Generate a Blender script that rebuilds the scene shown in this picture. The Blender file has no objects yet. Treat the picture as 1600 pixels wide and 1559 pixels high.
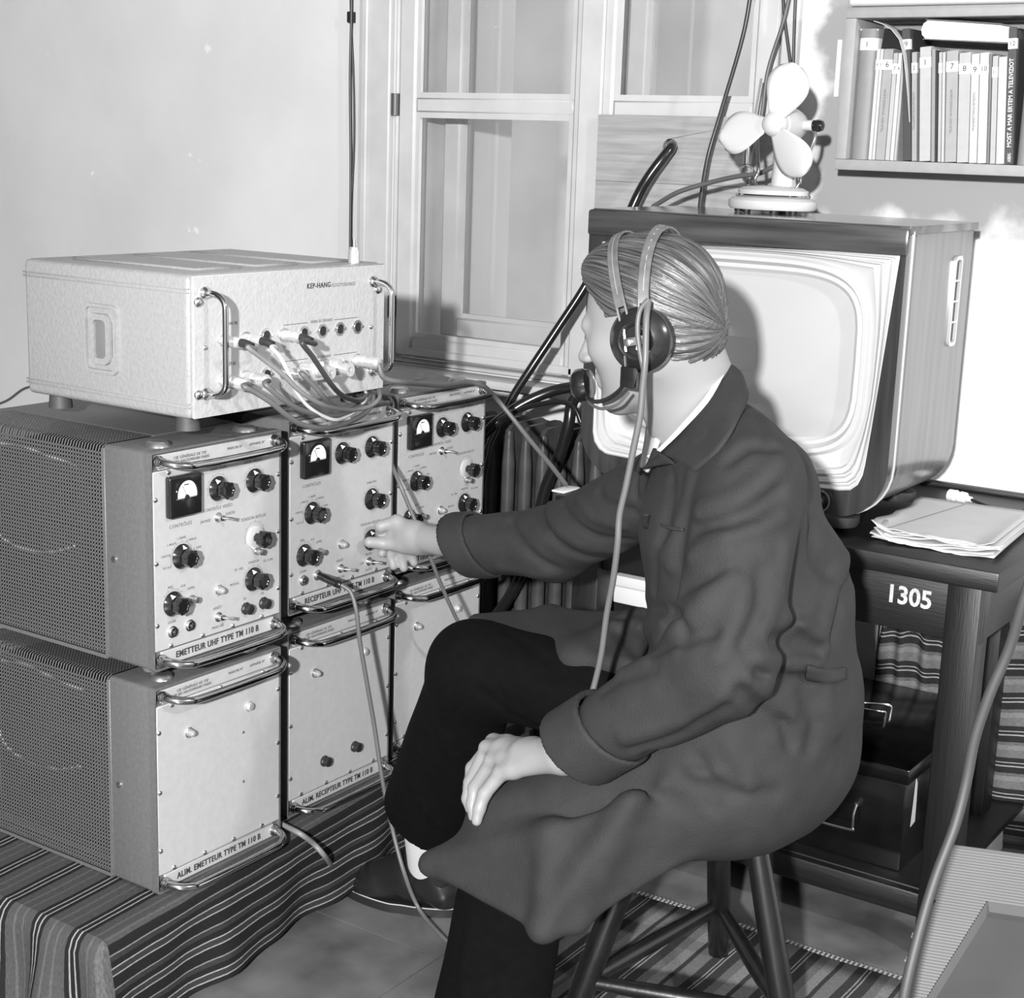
import bpy, bmesh, math, random
import numpy as np
from mathutils import Vector, Matrix
random.seed(7)
PI = math.pi
S = bpy.context.scene
COL = S.collection

# ------------------------------------------------------------------ camera
CAMH = 1.45
YAW, PITCH, ROLL, FPX = math.radians(33.844), math.radians(12.5775), math.radians(1.9658), 2472.1
_cy, _sy, _cp, _sp, _cr, _sr = math.cos(YAW), math.sin(YAW), math.cos(PITCH), math.sin(PITCH), math.cos(ROLL), math.sin(ROLL)
_f = Vector((-_sy*_cp, _cy*_cp, -_sp)); _r = Vector((_cy, _sy, 0)); _u = _r.cross(_f)
_r2 = _cr*_r + _sr*_u; _u2 = -_sr*_r + _cr*_u
cam = bpy.data.objects.new('camera', bpy.data.cameras.new('camera'))
COL.objects.link(cam)
cam.matrix_world = Matrix(((_r2.x, _u2.x, -_f.x, 0), (_r2.y, _u2.y, -_f.y, 0), (_r2.z, _u2.z, -_f.z, CAMH), (0, 0, 0, 1)))
cam.data.sensor_fit = 'HORIZONTAL'
cam.data.sensor_width = 36
cam.data.lens = FPX*36/1600
cam.data.clip_start = .05
S.camera = cam

def at(x, y, ax, val):
    """point of the place that the photograph shows at (x, y), at the given distance plane"""
    d = _r2*((x-800)/FPX) - _u2*((y-779.5)/FPX) + _f
    o = Vector((0, 0, CAMH)); i = 'xyz'.index(ax)
    return o + d*((val-o[i])/d[i])

# ------------------------------------------------------------------ light
w = bpy.data.worlds.new('world'); S.world = w; w.use_nodes = True
w.node_tree.nodes['Background'].inputs[0].default_value = (1, 1, 1, 1)
w.node_tree.nodes['Background'].inputs[1].default_value = 1.3
def lamp(name, loc, power, size):
    l = bpy.data.lights.new(name, 'POINT'); l.energy = power; l.shadow_soft_size = size
    o = bpy.data.objects.new(name, l); o.location = loc; COL.objects.link(o)
    return o
lamp('flash_light', (.33, -1.35, 1.86), 1200, .05)
lamp('reflector_light', (2.2, 1.45, 3.0), 255, .08)
S.view_settings.view_transform = 'Standard'; S.view_settings.look = 'None'
S.view_settings.gamma = 1; S.view_settings.use_curve_mapping = False
S.view_settings.exposure = 0.3

# ------------------------------------------------------------------ materials
def lin(v):
    v /= 255
    return v/12.92 if v < .04045 else ((v+.055)/1.055)**2.4
MATS = {}
def nodes(m):
    return m.node_tree.nodes, m.node_tree.links
def mat(name, a, rough=.6, metal=0, spec=.5, noise=0, nscale=30, bump=0, bscale=200, stretch=(1, 1, 1), coat=0):
    """a = linear grey albedo"""
    if name in MATS: return MATS[name]
    m = bpy.data.materials.new(name); m.use_nodes = True
    N, L = nodes(m); b = N['Principled BSDF']
    b.inputs['Base Color'].default_value = (a, a, a, 1)
    b.inputs['Roughness'].default_value = rough
    b.inputs['Metallic'].default_value = metal
    b.inputs['Specular IOR Level'].default_value = spec
    b.inputs['Coat Weight'].default_value = coat
    b.inputs['Coat Roughness'].default_value = .12
    if noise or bump:
        tc = N.new('ShaderNodeTexCoord'); mp = N.new('ShaderNodeMapping'); mp.inputs['Scale'].default_value = stretch
        L.new(tc.outputs['Object'], mp.inputs[0])
    if noise:
        n = N.new('ShaderNodeTexNoise'); n.inputs['Scale'].default_value = nscale; n.inputs['Detail'].default_value = 5
        L.new(mp.outputs[0], n.inputs['Vector'])
        mr = N.new('ShaderNodeMapRange'); mr.inputs[1].default_value = .3; mr.inputs[2].default_value = .7
        mr.inputs[3].default_value = a*(1-noise); mr.inputs[4].default_value = a*(1+noise)
        L.new(n.outputs['Fac'], mr.inputs[0]); L.new(mr.outputs[0], b.inputs['Base Color'])
    if bump:
        n2 = N.new('ShaderNodeTexNoise'); n2.inputs['Scale'].default_value = bscale; n2.inputs['Detail'].default_value = 3
        L.new(mp.outputs[0], n2.inputs['Vector'])
        bp = N.new('ShaderNodeBump'); bp.inputs['Strength'].default_value = bump; bp.inputs['Distance'].default_value = .002
        L.new(n2.outputs['Fac'], bp.inputs['Height']); L.new(bp.outputs[0], b.inputs['Normal'])
    MATS[name] = m
    return m
def glass_mat():
    m = bpy.data.materials.new('pane_glass'); m.use_nodes = True
    N, L = nodes(m); N.remove(N['Principled BSDF'])
    t = N.new('ShaderNodeBsdfTransparent'); g = N.new('ShaderNodeBsdfGlossy'); g.inputs['Roughness'].default_value = .02
    fr = N.new('ShaderNodeFresnel'); fr.inputs[0].default_value = 1.5
    mx = N.new('ShaderNodeMixShader')
    L.new(fr.outputs[0], mx.inputs[0]); L.new(t.outputs[0], mx.inputs[1]); L.new(g.outputs[0], mx.inputs[2])
    L.new(mx.outputs[0], N['Material Output'].inputs[0])
    return m
def wood(name, a, contrast=.35, axis='x', scale=1, rough=.4, coat=0, bump=.1):
    """straight-grained wood, grain running along axis"""
    if name in MATS: return MATS[name]
    st = {'x': (1.2, 22, 22), 'y': (22, 1.2, 22), 'z': (22, 22, 1.2)}[axis]
    m = mat(name, a, rough, noise=contrast, nscale=4*scale, bump=bump, bscale=14*scale, stretch=st, coat=coat)
    return m
CHROME = mat('chrome', .58, .12, 1, bump=.02, bscale=40)
STEEL = mat('nickel_screw', .7, .25, 1)
PANEL = mat('panel_paint', .37, .45, bump=.15, bscale=350, noise=.04, nscale=60)
HOUSE = mat('hammered_grey_enamel', .105, .45, bump=.35, bscale=260, noise=.08, nscale=120)
KEPSIDE = mat('pale_hammered_enamel', .27, .4, bump=.5, bscale=160, noise=.06, nscale=120)
BLACK = mat('black_bakelite', .010, .12, coat=.4)
BLACKM = mat('black_matt', .012, .5)
DARKIN = mat('dark_chassis', .008, .6)
WHITE = mat('white_dial', .85, .5)
INK = mat('printing_ink', .14, .7)
INKD = mat('dark_ink', .03, .7)
RUBBER = mat('grey_rubber', .12, .7)
GREYM = mat('grey_metal', .30, .35, .3)
PALEMET = mat('pale_aluminium', .75, .32, .7)
BRASSY = mat('dull_metal', .45, .3, .9)
WALL = mat('wall_plaster', .60, .85, noise=.07, nscale=3.5, bump=.25, bscale=30)
PAINT = mat('window_paint', .50, .5, noise=.08, nscale=9, bump=.25, bscale=40)
SKIN = None

# ------------------------------------------------------------------ mesh helpers
class MB:
    def __init__(s): s.bm = bmesh.new(); s.T = Matrix()
    def _v(s, co): return s.bm.verts.new(s.T @ Vector(co))
    def box(s, x0, x1, y0, y1, z0, z1, bev=0, seg=2):
        b = bmesh.new(); bmesh.ops.create_cube(b, size=1)
        for v in b.verts: v.co = Vector(((x0+x1)/2+v.co.x*(x1-x0), (y0+y1)/2+v.co.y*(y1-y0), (z0+z1)/2+v.co.z*(z1-z0)))
        if bev: bmesh.ops.bevel(b, geom=b.edges[:], offset=bev, segments=seg, profile=.5, affect='EDGES')
        s.merge(b); return s
    def merge(s, b):
        vm = {v: s._v(v.co) for v in b.verts}
        for f in b.faces:
            try: s.bm.faces.new([vm[v] for v in f.verts])
            except ValueError: pass
        b.free()
    def raw(s, vs, fs):
        vv = [s._v(v) for v in vs]
        for f in fs:
            try: s.bm.faces.new([vv[i] for i in f])
            except ValueError: pass
        return s
    def lathe(s, prof, seg=24, axis='x', c=(0, 0, 0), lobes=0, lobe=0):
        """profile [(h, r)] turned round an axis through c"""
        rings = []
        c = Vector(c)
        for h, r in prof:
            ring = []
            for i in range(seg):
                a = 2*PI*i/seg; rr = r*(1+lobe*math.cos(lobes*a)) if lobes else r
                p, q = rr*math.cos(a), rr*math.sin(a)
                co = {'x': (h, p, q), 'y': (p, h, q), 'z': (p, q, h)}[axis]
                ring.append(s._v(c+Vector(co)))
            rings.append(ring)
        for a, b in zip(rings, rings[1:]):
            for i in range(seg):
                j = (i+1) % seg
                s.bm.faces.new((a[i], a[j], b[j], b[i]))
        for ring in (rings[0], rings[-1]):
            try: s.bm.faces.new(ring)
            except ValueError: pass
        return s
    def tube(s, pts, r, seg=10, smooth=6, cap=True):
        pts = [Vector(p) for p in pts]
        if smooth and len(pts) > 2:
            P = [2*pts[0]-pts[1]]+pts+[2*pts[-1]-pts[-2]]; out = []
            rad = r if callable(r) else None
            for i in range(1, len(P)-2):
                for k in range(smooth):
                    t = k/smooth
                    a, b, c, d = P[i-1:i+3]
                    out.append(.5*((2*b)+(c-a)*t+(2*a-5*b+4*c-d)*t*t+(3*b-a-3*c+d)*t**3))
            out.append(pts[-1]); pts = out
        n = len(pts); rings = []
        tan = [(pts[min(i+1, n-1)]-pts[max(i-1, 0)]).normalized() for i in range(n)]
        up = Vector((0, 0, 1)) if abs(tan[0].z) < .9 else Vector((1, 0, 0))
        u = tan[0].cross(up).normalized()
        for i in range(n):
            u = (u-tan[i]*u.dot(tan[i])).normalized(); v = tan[i].cross(u)
            rr = r(i/(n-1)) if callable(r) else r
            rings.append([s._v(pts[i]+rr*(math.cos(2*PI*k/seg)*u+math.sin(2*PI*k/seg)*v)) for k in range(seg)])
        for a, b in zip(rings, rings[1:]):
            for i in range(seg): s.bm.faces.new((a[i], a[(i+1) % seg], b[(i+1) % seg], b[i]))
        if cap:
            for ring in (rings[0], rings[-1]): s.bm.faces.new(ring)
        return s
    def prism(s, poly, h0, h1, axis='x'):
        """poly [(p,q)] extruded along axis from h0 to h1"""
        def co(p, q, h): return {'x': (h, p, q), 'y': (p, h, q), 'z': (p, q, h)}[axis]
        n = len(poly)
        a = [s._v(co(p, q, h0)) for p, q in poly]; b = [s._v(co(p, q, h1)) for p, q in poly]
        for i in range(n): s.bm.faces.new((a[i], a[(i+1) % n], b[(i+1) % n], b[i]))
        s.bm.faces.new(a[::-1]); s.bm.faces.new(b)
        return s
    def frame(s, outer, inner, h0, h1, axis='x'):
        """closed ring between two polygons of equal count, extruded"""
        def co(p, q, h): return {'x': (h, p, q), 'y': (p, h, q), 'z': (p, q, h)}[axis]
        n = len(outer)
        A = [[s._v(co(p, q, h)) for p, q in poly] for poly, h in ((outer, h0), (outer, h1), (inner, h1), (inner, h0))]
        for k in range(4):
            a, b = A[k], A[(k+1) % 4]
            for i in range(n): s.bm.faces.new((a[i], a[(i+1) % n], b[(i+1) % n], b[i]))
        return s
    def sph(s, c, r, u=12, v=8):
        b = bmesh.new(); bmesh.ops.create_uvsphere(b, u_segments=u, v_segments=v, radius=1)
        rr = r if hasattr(r, '__len__') else (r, r, r)
        for q in b.verts: q.co = Vector((c[0]+q.co.x*rr[0], c[1]+q.co.y*rr[1], c[2]+q.co.z*rr[2]))
        s.merge(b); return s
    def mesh(s, name, m, smooth=40):
        bmesh.ops.recalc_face_normals(s.bm, faces=s.bm.faces)
        me = bpy.data.meshes.new(name); s.bm.to_mesh(me); s.bm.free()
        me.materials.append(m)
        if smooth:
            for p in me.polygons: p.use_smooth = True
            me.set_sharp_from_angle(angle=math.radians(smooth))
        return me
    def obj(s, name, m, parent=None, loc=(0, 0, 0), smooth=40):
        return link(name, s.mesh(name, m, smooth), parent, loc)
def link(name, me, parent=None, loc=(0, 0, 0)):
    o = bpy.data.objects.new(name, me); COL.objects.link(o); o.location = loc
    if parent: o.parent = parent
    return o
def tag(o, label, cat=None, group=None):
    if label: o['label'] = label
    if cat: o['category'] = cat
    if group: o['group'] = group
    return o
def thing(name, label, cat, loc=(0, 0, 0), rz=0, group=None):
    o = bpy.data.objects.new(name, None); COL.objects.link(o); o.location = loc; o.rotation_euler = (0, 0, rz)
    o.empty_display_size = .05
    return tag(o, label, cat, group)
def struct(o): o['kind'] = 'structure'; return o
def stuff(o): o['kind'] = 'stuff'; return o
def rrect(x0, x1, y0, y1, r, n=5):
    rs = r if hasattr(r, '__len__') else (r,)*4   # bl br tr tl
    out = []
    for (cx, cy, a0, rr) in ((x0+rs[0], y0+rs[0], PI, rs[0]), (x1-rs[1], y0+rs[1], 1.5*PI, rs[1]), (x1-rs[2], y1-rs[2], 0, rs[2]), (x0+rs[3], y1-rs[3], .5*PI, rs[3])):
        for k in range(n+1):
            a = a0+.5*PI*k/n; out.append((cx+rr*math.cos(a), cy+rr*math.sin(a)))
    return out
def text_mesh(txt, size, depth=.0002, shear=0, space=1.0, bold=0):
    cu = bpy.data.curves.new('txt', 'FONT'); cu.body = txt; cu.size = size; cu.extrude = depth; cu.align_x = 'CENTER'; cu.align_y = 'CENTER'
    cu.resolution_u = 3; cu.space_character = space; cu.shear = shear; cu.offset = bold
    o = bpy.data.objects.new('txt', cu); COL.objects.link(o)
    dg = bpy.context.evaluated_depsgraph_get(); dg.update()
    me = bpy.data.meshes.new_from_object(o.evaluated_get(dg))
    bpy.data.objects.remove(o); bpy.data.curves.remove(cu)
    return me
def place_text(name, txt, size, m, parent, loc, right, up, space=1.0, bold=0, label=None, sx=1.0):
    """lettering standing on a surface; right/up = reading directions"""
    me = text_mesh(txt, size, space=space, bold=bold); me.name = name; me.materials.clear(); me.materials.append(m)
    r = Vector(right).normalized(); u = Vector(up).normalized(); n = r.cross(u)
    M = Matrix(((r.x*sx, u.x, n.x, 0), (r.y*sx, u.y, n.y, 0), (r.z*sx, u.z, n.z, 0), (0, 0, 0, 1)))
    me.transform(M)
    return link(name, me, parent, loc)
def sweep_strip(mb, pts, wdir, w, th):
    """flat band along pts, width direction(s) wdir, thickness th"""
    n = len(pts); P = [Vector(p) for p in pts]
    W = wdir if isinstance(wdir, list) else [wdir]*n
    rows = []
    for i in range(n):
        t = (P[min(i+1, n-1)]-P[max(i-1, 0)]).normalized(); ww = Vector(W[i]).normalized(); nn = t.cross(ww).normalized()
        wd = w[i] if hasattr(w, '__len__') else w
        rows.append([mb._v(P[i]+sx*ww*wd/2+sy*nn*th/2) for sx, sy in ((-1, -1), (1, -1), (1, 1), (-1, 1))])
    for a, b in zip(rows, rows[1:]):
        for i in range(4): mb.bm.faces.new((a[i], a[(i+1) % 4], b[(i+1) % 4], b[i]))
    mb.bm.faces.new(rows[0]); mb.bm.faces.new(rows[-1])

# ------------------------------------------------------------------ room
WY = 3.35
XL, XR, YF, ZC = -6.0, 3.2, -2.6, 3.5
WX0, WX1, WZ0, WZ1 = -2.66, -1.56, .87, 2.35           # window opening
def wall_piece(name, x0, x1, y0, y1, z0, z1, m=WALL): return struct(MB().box(x0, x1, y0, y1, z0, z1).obj(name, m))
DIM = mat('dull_room_paint', .10, .9)
mb = MB()
for b in ((XL, WX0, 0, ZC), (WX1, XR, 0, ZC), (WX0, WX1, 0, WZ0), (WX0, WX1, WZ1, ZC)): mb.box(b[0], b[1], WY, WY+.55, b[2], b[3])
# back wall material: pale plaster with flaked paint spots
wm = bpy.data.materials.new('back_wall_plaster'); wm.use_nodes = True
N, L = nodes(wm); b = N['Principled BSDF']; b.inputs['Roughness'].default_value = .8
tc = N.new('ShaderNodeTexCoord')
n1 = N.new('ShaderNodeTexNoise'); n1.inputs['Scale'].default_value = 2.2; n1.inputs['Detail'].default_value = 6
n2 = N.new('ShaderNodeTexNoise'); n2.inputs['Scale'].default_value = 7.0; n2.inputs['Detail'].default_value = 3
L.new(tc.outputs['Object'], n1.inputs[0]); L.new(tc.outputs['Object'], n2.inputs[0])
m1 = N.new('ShaderNodeMapRange'); m1.inputs[1].default_value = .3; m1.inputs[2].default_value = .7; m1.inputs[3].default_value = .58; m1.inputs[4].default_value = .68
L.new(n1.outputs['Fac'], m1.inputs[0])
m2 = N.new('ShaderNodeMapRange'); m2.inputs[1].default_value = .735; m2.inputs[2].default_value = .745; m2.inputs[3].default_value = 0; m2.inputs[4].default_value = .14
L.new(n2.outputs['Fac'], m2.inputs[0])
ad = N.new('ShaderNodeMath'); ad.operation = 'ADD'; L.new(m1.outputs[0], ad.inputs[0]); L.new(m2.outputs[0], ad.inputs[1])
# the part right of the window, above the television, is a darker grey with a cloudy edge
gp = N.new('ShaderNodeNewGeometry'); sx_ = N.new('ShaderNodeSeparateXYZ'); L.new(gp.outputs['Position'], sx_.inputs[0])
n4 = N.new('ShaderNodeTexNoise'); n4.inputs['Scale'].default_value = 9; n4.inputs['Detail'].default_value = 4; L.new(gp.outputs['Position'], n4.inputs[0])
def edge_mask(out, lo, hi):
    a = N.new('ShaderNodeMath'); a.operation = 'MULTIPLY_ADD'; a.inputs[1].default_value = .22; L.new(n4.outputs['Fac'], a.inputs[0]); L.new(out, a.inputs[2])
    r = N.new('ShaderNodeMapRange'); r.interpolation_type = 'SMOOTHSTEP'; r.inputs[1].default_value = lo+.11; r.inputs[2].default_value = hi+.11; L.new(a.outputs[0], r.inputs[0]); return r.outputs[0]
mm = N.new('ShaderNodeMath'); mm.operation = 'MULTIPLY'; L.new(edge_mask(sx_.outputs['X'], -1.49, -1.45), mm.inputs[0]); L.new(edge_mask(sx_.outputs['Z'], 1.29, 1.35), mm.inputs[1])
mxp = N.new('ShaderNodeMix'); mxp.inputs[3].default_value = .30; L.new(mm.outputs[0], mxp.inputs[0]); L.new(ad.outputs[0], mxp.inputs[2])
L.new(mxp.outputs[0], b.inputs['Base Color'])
n3 = N.new('ShaderNodeTexNoise'); n3.inputs['Scale'].default_value = 25; L.new(tc.outputs['Object'], n3.inputs[0])
bp = N.new('ShaderNodeBump'); bp.inputs['Strength'].default_value = .3; bp.inputs['Distance'].default_value = .003
L.new(n3.outputs['Fac'], bp.inputs['Height']); L.new(bp.outputs[0], b.inputs['Normal'])
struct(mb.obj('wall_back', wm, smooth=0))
wall_piece('wall_left', XL-.1, XL, YF, WY, 0, ZC, DIM)
wall_piece('wall_right', XR, XR+.1, YF, WY, 0, ZC, DIM)
wall_piece('wall_front', XL, XR, YF-.1, YF, 0, ZC, DIM)
wall_piece('ceiling', XL, XR, YF, WY, ZC, ZC+.1, DIM)
# floor: marbled linoleum sheets (each sheet a piece), with fine seams
FM = mat('marbled_linoleum', .115, .38, noise=.55, nscale=6, bump=.05, bscale=60, stretch=(1, 1, 1))
fl = struct(MB().box(XL, XR, YF, WY, -.06, -.004).obj('floor', mat('floor_screed', .05, .9)))
th = math.radians(0)
# seam directions follow the room; sheets .9 x .9
k = 0
for i in range(9):
    for j in range(8):
        x0, y0 = -5.153+.9*i, -3.27+.9*j
        xa, xb, ya, yb = max(x0, XL), min(x0+.897, XR), max(y0, YF), min(y0+.897, WY)
        if xb-xa < .05 or yb-ya < .05: continue
        MB().box(xa, xb, ya, yb, -.004, 0).obj('linoleum_sheet', FM, fl)
# ------------------------------------------------------------------ window (double casement, painted)
win = struct(thing('window_1', None, None, (0, 0, 0)))
def wpart(name, boxes, bev=.004, m=PAINT):
    mb = MB()
    for bx in boxes: mb.box(*bx, bev=bev, seg=1)
    return mb.obj(name, m, win)
wpart('casing', [(-2.765, -2.66, WY-.022, WY, WZ0-.02, 2.36), (-1.56, -1.52, WY-.022, WY, WZ0-.02, 2.36), (-2.765, -1.52, WY-.022, WY, 2.35, 2.45), (-2.752, -2.73, WY-.03, WY-.02, WZ0, 2.36)])
wpart('box_frame', [(-2.66, -2.648, WY+.002, WY+.24, WZ0, WZ1), (-1.572, -1.56, WY+.002, WY+.24, WZ0, WZ1), (-2.648, -1.572, WY+.002, WY+.24, WZ0, WZ0+.012), (-2.648, -1.572, WY+.002, WY+.24, WZ1-.012, WZ1)])
def sash(x0, x1, z0, z1, y, st=.055, cross=(1.525, 1.565), d=.035, name='sash'):
    s = wpart(name, [(x0, x0+st, y, y+d, z0, z1), (x1-st, x1, y, y+d, z0, z1), (x0+st, x1-st, y, y+d, z0, z0+st), (x0+st, x1-st, y, y+d, z1-st, z1),
                     (x0+st, x1-st, y+.004, y+d-.004, cross[0], cross[1])], bev=.006)
    # beads along the panes (moulding)
    mb = MB()
    for a, b in ((z0+st, cross[0]), (cross[1], z1-st)):
        mb.frame(rrect(x0+st-.002, x1-st+.002, a-.002, b+.002, .001, 1), rrect(x0+st+.012, x1-st-.012, a+.012, b-.012, .001, 1), y+.006, y+.018, 'y')
    mb.obj('glazing_bead', PAINT, s)
    for a, b in ((z0+st, cross[0]), (cross[1], z1-st)):
        MB().box(x0+st-.004, x1-st+.004, y+.017, y+.020, a-.004, b+.004).obj('pane', GLASS, s)
    return s
GLASS = glass_mat()
s1 = sash(-2.645, -2.052, .888, 2.335, WY-.002)
s2 = sash(-2.052, -1.575, .888, 2.335, WY-.002)
wpart('meeting_strip', [(-2.085, -2.02, WY-.014, WY-.003, .888, 2.335)])
sash(-2.62, -2.06, .93, 2.30, WY+.165, cross=(1.53, 1.57), name='outer_sash')
sash(-2.06, -1.60, .93, 2.30, WY+.165, cross=(1.53, 1.57), name='outer_sash')
mb = MB()
for z in (1.545, 1.02, 2.2): mb.lathe([(-.028, .011), (.028, .011)], 10, 'z', (-2.652, WY-.006, z))
mb.obj('hinge', mat('old_iron', .12, .5, .5), win)
wpart('weather_rail', [(-2.60, -2.07, WY-.014, WY-.003, .893, .915)])
# masonry reveal and the house across the yard
struct(MB().box(-22, 10, 6.5, 6.6, -3, 9).obj('wall_outside', mat('outside_render', .5, .9, noise=.15, nscale=2)))
sill = struct(MB().box(-2.80, -1.50, WY-.085, WY, .845, .868, bev=.006).obj('trim_1', PAINT))

# plywood sheet covering the lower right pane, with the cable hole
pb = thing('plywood_sheet', 'grey plywood sheet closing the lower right window pane, with a round cable hole', 'board', (-1.79, WY-.02, .875))
o = rrect(-.225, .235, 0, .655, .003, 6); c = [(-.028+.018*math.cos(2*PI*k/28+1.25*PI), .585+.018*math.sin(2*PI*k/28+1.25*PI)) for k in range(28)]
mb = MB(); mb.frame(o, c, -.012, 0, 'y')
mb.obj('sheet', wood('weathered_plywood', .30, .22, 'x', 1, .6), pb)
mb = MB()
for z in (.18, .36, .50): mb.box(-.225, .235, -.0128, -.0119, z, z+.0012)
mb.obj('seam_line', mat('seam_dark', .12, .8), pb)

# ------------------------------------------------------------------ radiator under the sill
RM = mat('radiator_enamel', .055, .30, noise=.25, nscale=20, bump=.1, bscale=60)
rad = thing('radiator', 'dark ribbed cast-iron radiator under the window sill', 'radiator', (-2.2, 3.17, 0))
sec = None
for k in range(15):
    x = -.33+k*.049
    if sec is None:
        mb = MB()
        mb.prism([(yy, zz) for yy, zz in rrect(-.085, .085, .09, .80, .03, 6)], -.006, .006, 'x')
        for yy in (-.075, 0, .075): mb.tube([(0, yy, .12), (0, yy, .20), (0, yy, .70), (0, yy, .785)], lambda t: .0165 if .03 < t < .97 else .010, 12, 1)
        for zz in (.16, .74): mb.lathe([(-.0245, .022), (.0245, .022)], 12, 'x', (0, 0, zz))
        sec = mb.mesh('rib', RM, 50)
    link('rib', sec, rad, (x, 0, 0))
mb = MB(); mb.box(-.36, -.34, -.03, .03, 0, .12); mb.box(.36, .38, -.03, .03, 0, .12); mb.obj('foot', RM, rad)

# ------------------------------------------------------------------ low platform with striped cloth
zt = .2
plat = thing('low_table', 'low wooden platform wholly covered by the striped cloth, carrying the equipment', 'table', (-2.3, 2.2, 0))
MB().box(-.58, .46, -.60, .72, .155, .192, bev=.004).obj('tabletop', mat('hidden_wood', .1, .7), plat)
for sx in (-.54, .38):
    for sy in (-.55, .66): MB().box(sx, sx+.05, sy, sy+.05, 0, .156).obj('leg', mat('hidden_wood', .1, .7), plat)
# striped cloth material, stripes run along the UV v direction; u = metres across
def stripe_mat(name, base, period, lines, dark, weave=900, border=None):
    m = bpy.data.materials.new(name); m.use_nodes = True
    N, L = nodes(m); b = N['Principled BSDF']; b.inputs['Roughness'].default_value = .9; b.inputs['Specular IOR Level'].default_value = .15
    uv = N.new('ShaderNodeUVMap'); uv.uv_map = 'UVMap'
    sp = N.new('ShaderNodeSeparateXYZ'); L.new(uv.outputs[0], sp.inputs[0])
    # wobble
    nz = N.new('ShaderNodeTexNoise'); nz.inputs['Scale'].default_value = 9; L.new(uv.outputs[0], nz.inputs[0])
    wb = N.new('ShaderNodeMath'); wb.operation = 'MULTIPLY_ADD'; wb.inputs[1].default_value = .006; L.new(nz.outputs['Fac'], wb.inputs[0]); L.new(sp.outputs[0], wb.inputs[2])
    md = N.new('ShaderNodeMath'); md.operation = 'MODULO'; L.new(wb.outputs[0], md.inputs[0]); md.inputs[1].default_value = period
    dv = N.new('ShaderNodeMath'); dv.operation = 'DIVIDE'; L.new(md.outputs[0], dv.inputs[0]); dv.inputs[1].default_value = period
    cr = N.new('ShaderNodeValToRGB'); cr.color_ramp.interpolation = 'CONSTANT'
    el = cr.color_ramp.elements; el[0].position = 0; el[0].color = (base, base, base, 1)
    el.remove(el[1])
    for p, v in lines:
        e = el.new(p); e.color = (v, v, v, 1)
    L.new(dv.outputs[0], cr.inputs[0]); col = cr.outputs[0]
    if border:      # beyond the given u the cloth has a dark border with thin light lines
        u0, per2, lines2 = border
        md2 = N.new('ShaderNodeMath'); md2.operation = 'MODULO'; L.new(wb.outputs[0], md2.inputs[0]); md2.inputs[1].default_value = per2
        dv2 = N.new('ShaderNodeMath'); dv2.operation = 'DIVIDE'; L.new(md2.outputs[0], dv2.inputs[0]); dv2.inputs[1].default_value = per2
        cr2 = N.new('ShaderNodeValToRGB'); cr2.color_ramp.interpolation = 'CONSTANT'; e2 = cr2.color_ramp.elements; e2[0].position = 0; e2[0].color = (dark, dark, dark, 1); e2.remove(e2[1])
        for p, v in lines2:
            e = e2.new(p); e.color = (v, v, v, 1)
        L.new(dv2.outputs[0], cr2.inputs[0])
        gt = N.new('ShaderNodeMath'); gt.operation = 'GREATER_THAN'; L.new(wb.outputs[0], gt.inputs[0]); gt.inputs[1].default_value = u0
        mxx = N.new('ShaderNodeMix'); mxx.data_type = 'RGBA'; L.new(gt.outputs[0], mxx.inputs[0]); L.new(cr.outputs[0], mxx.inputs[6]); L.new(cr2.outputs[0], mxx.inputs[7]); col = mxx.outputs[2]
    # weave: fine noise stretched along the stripe
    mp = N.new('ShaderNodeMapping'); mp.inputs['Scale'].default_value = (weave, weave*.12, 1); L.new(uv.outputs[0], mp.inputs[0])
    n2 = N.new('ShaderNodeTexNoise'); n2.inputs['Scale'].default_value = 1; n2.inputs['Detail'].default_value = 2; L.new(mp.outputs[0], n2.inputs[0])
    mr = N.new('ShaderNodeMapRange'); mr.inputs[1].default_value = .3; mr.inputs[2].default_value = .7; mr.inputs[3].default_value = .72; mr.inputs[4].default_value = 1.28
    L.new(n2.outputs['Fac'], mr.inputs[0])
    mx = N.new('ShaderNodeVectorMath'); mx.operation = 'SCALE'; L.new(col, mx.inputs[0]); L.new(mr.outputs[0], mx.inputs['Scale'])
    L.new(mx.outputs[0], b.inputs['Base Color'])
    bp = N.new('ShaderNodeBump'); bp.inputs['Strength'].default_value = .5; bp.inputs['Distance'].default_value = .001
    L.new(n2.outputs['Fac'], bp.inputs['Height']); L.new(bp.outputs[0], b.inputs['Normal'])
    return m
LT, DK, BS = .24, .013, .058
CLOTH = stripe_mat('striped_handwoven_cloth', BS, .088, [(.08, DK), (.17, LT), (.205, DK), (.29, LT), (.325, DK), (.42, BS), (.60, BS*1.5), (.66, BS), (.82, BS*1.4), (.87, BS)], DK, border=(5.012, .056, [(.18, LT), (.225, .03), (.40, LT), (.445, DK), (.80, LT*.7), (.84, .03)]))
def grid_obj(name, fn, uvf, us, vs, m, parent=None, thick=0):
    """fn(u,v)->point, uvf(u,v)->(u,v) texture metres"""
    vv, ff, uu = [], [], []
    for u in us:
        for v in vs: vv.append(fn(u, v)); uu.append(uvf(u, v))
    nv = len(vs)
    for i in range(len(us)-1):
        for j in range(nv-1): ff.append((i*nv+j, (i+1)*nv+j, (i+1)*nv+j+1, i*nv+j+1))
    me = bpy.data.meshes.new(name); me.from_pydata([tuple(p) for p in vv], [], ff)
    ul = me.uv_layers.new(name='UVMap')
    for lp in me.loops: ul.data[lp.index].uv = uu[lp.vertex_index]
    me.materials.append(m)
    for p in me.polygons: p.use_smooth = True
    o = link(name, me, parent)
    if thick:
        md = o.modifiers.new('t', 'SOLIDIFY'); md.thickness = thick; md.offset = -1
    return o
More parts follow.
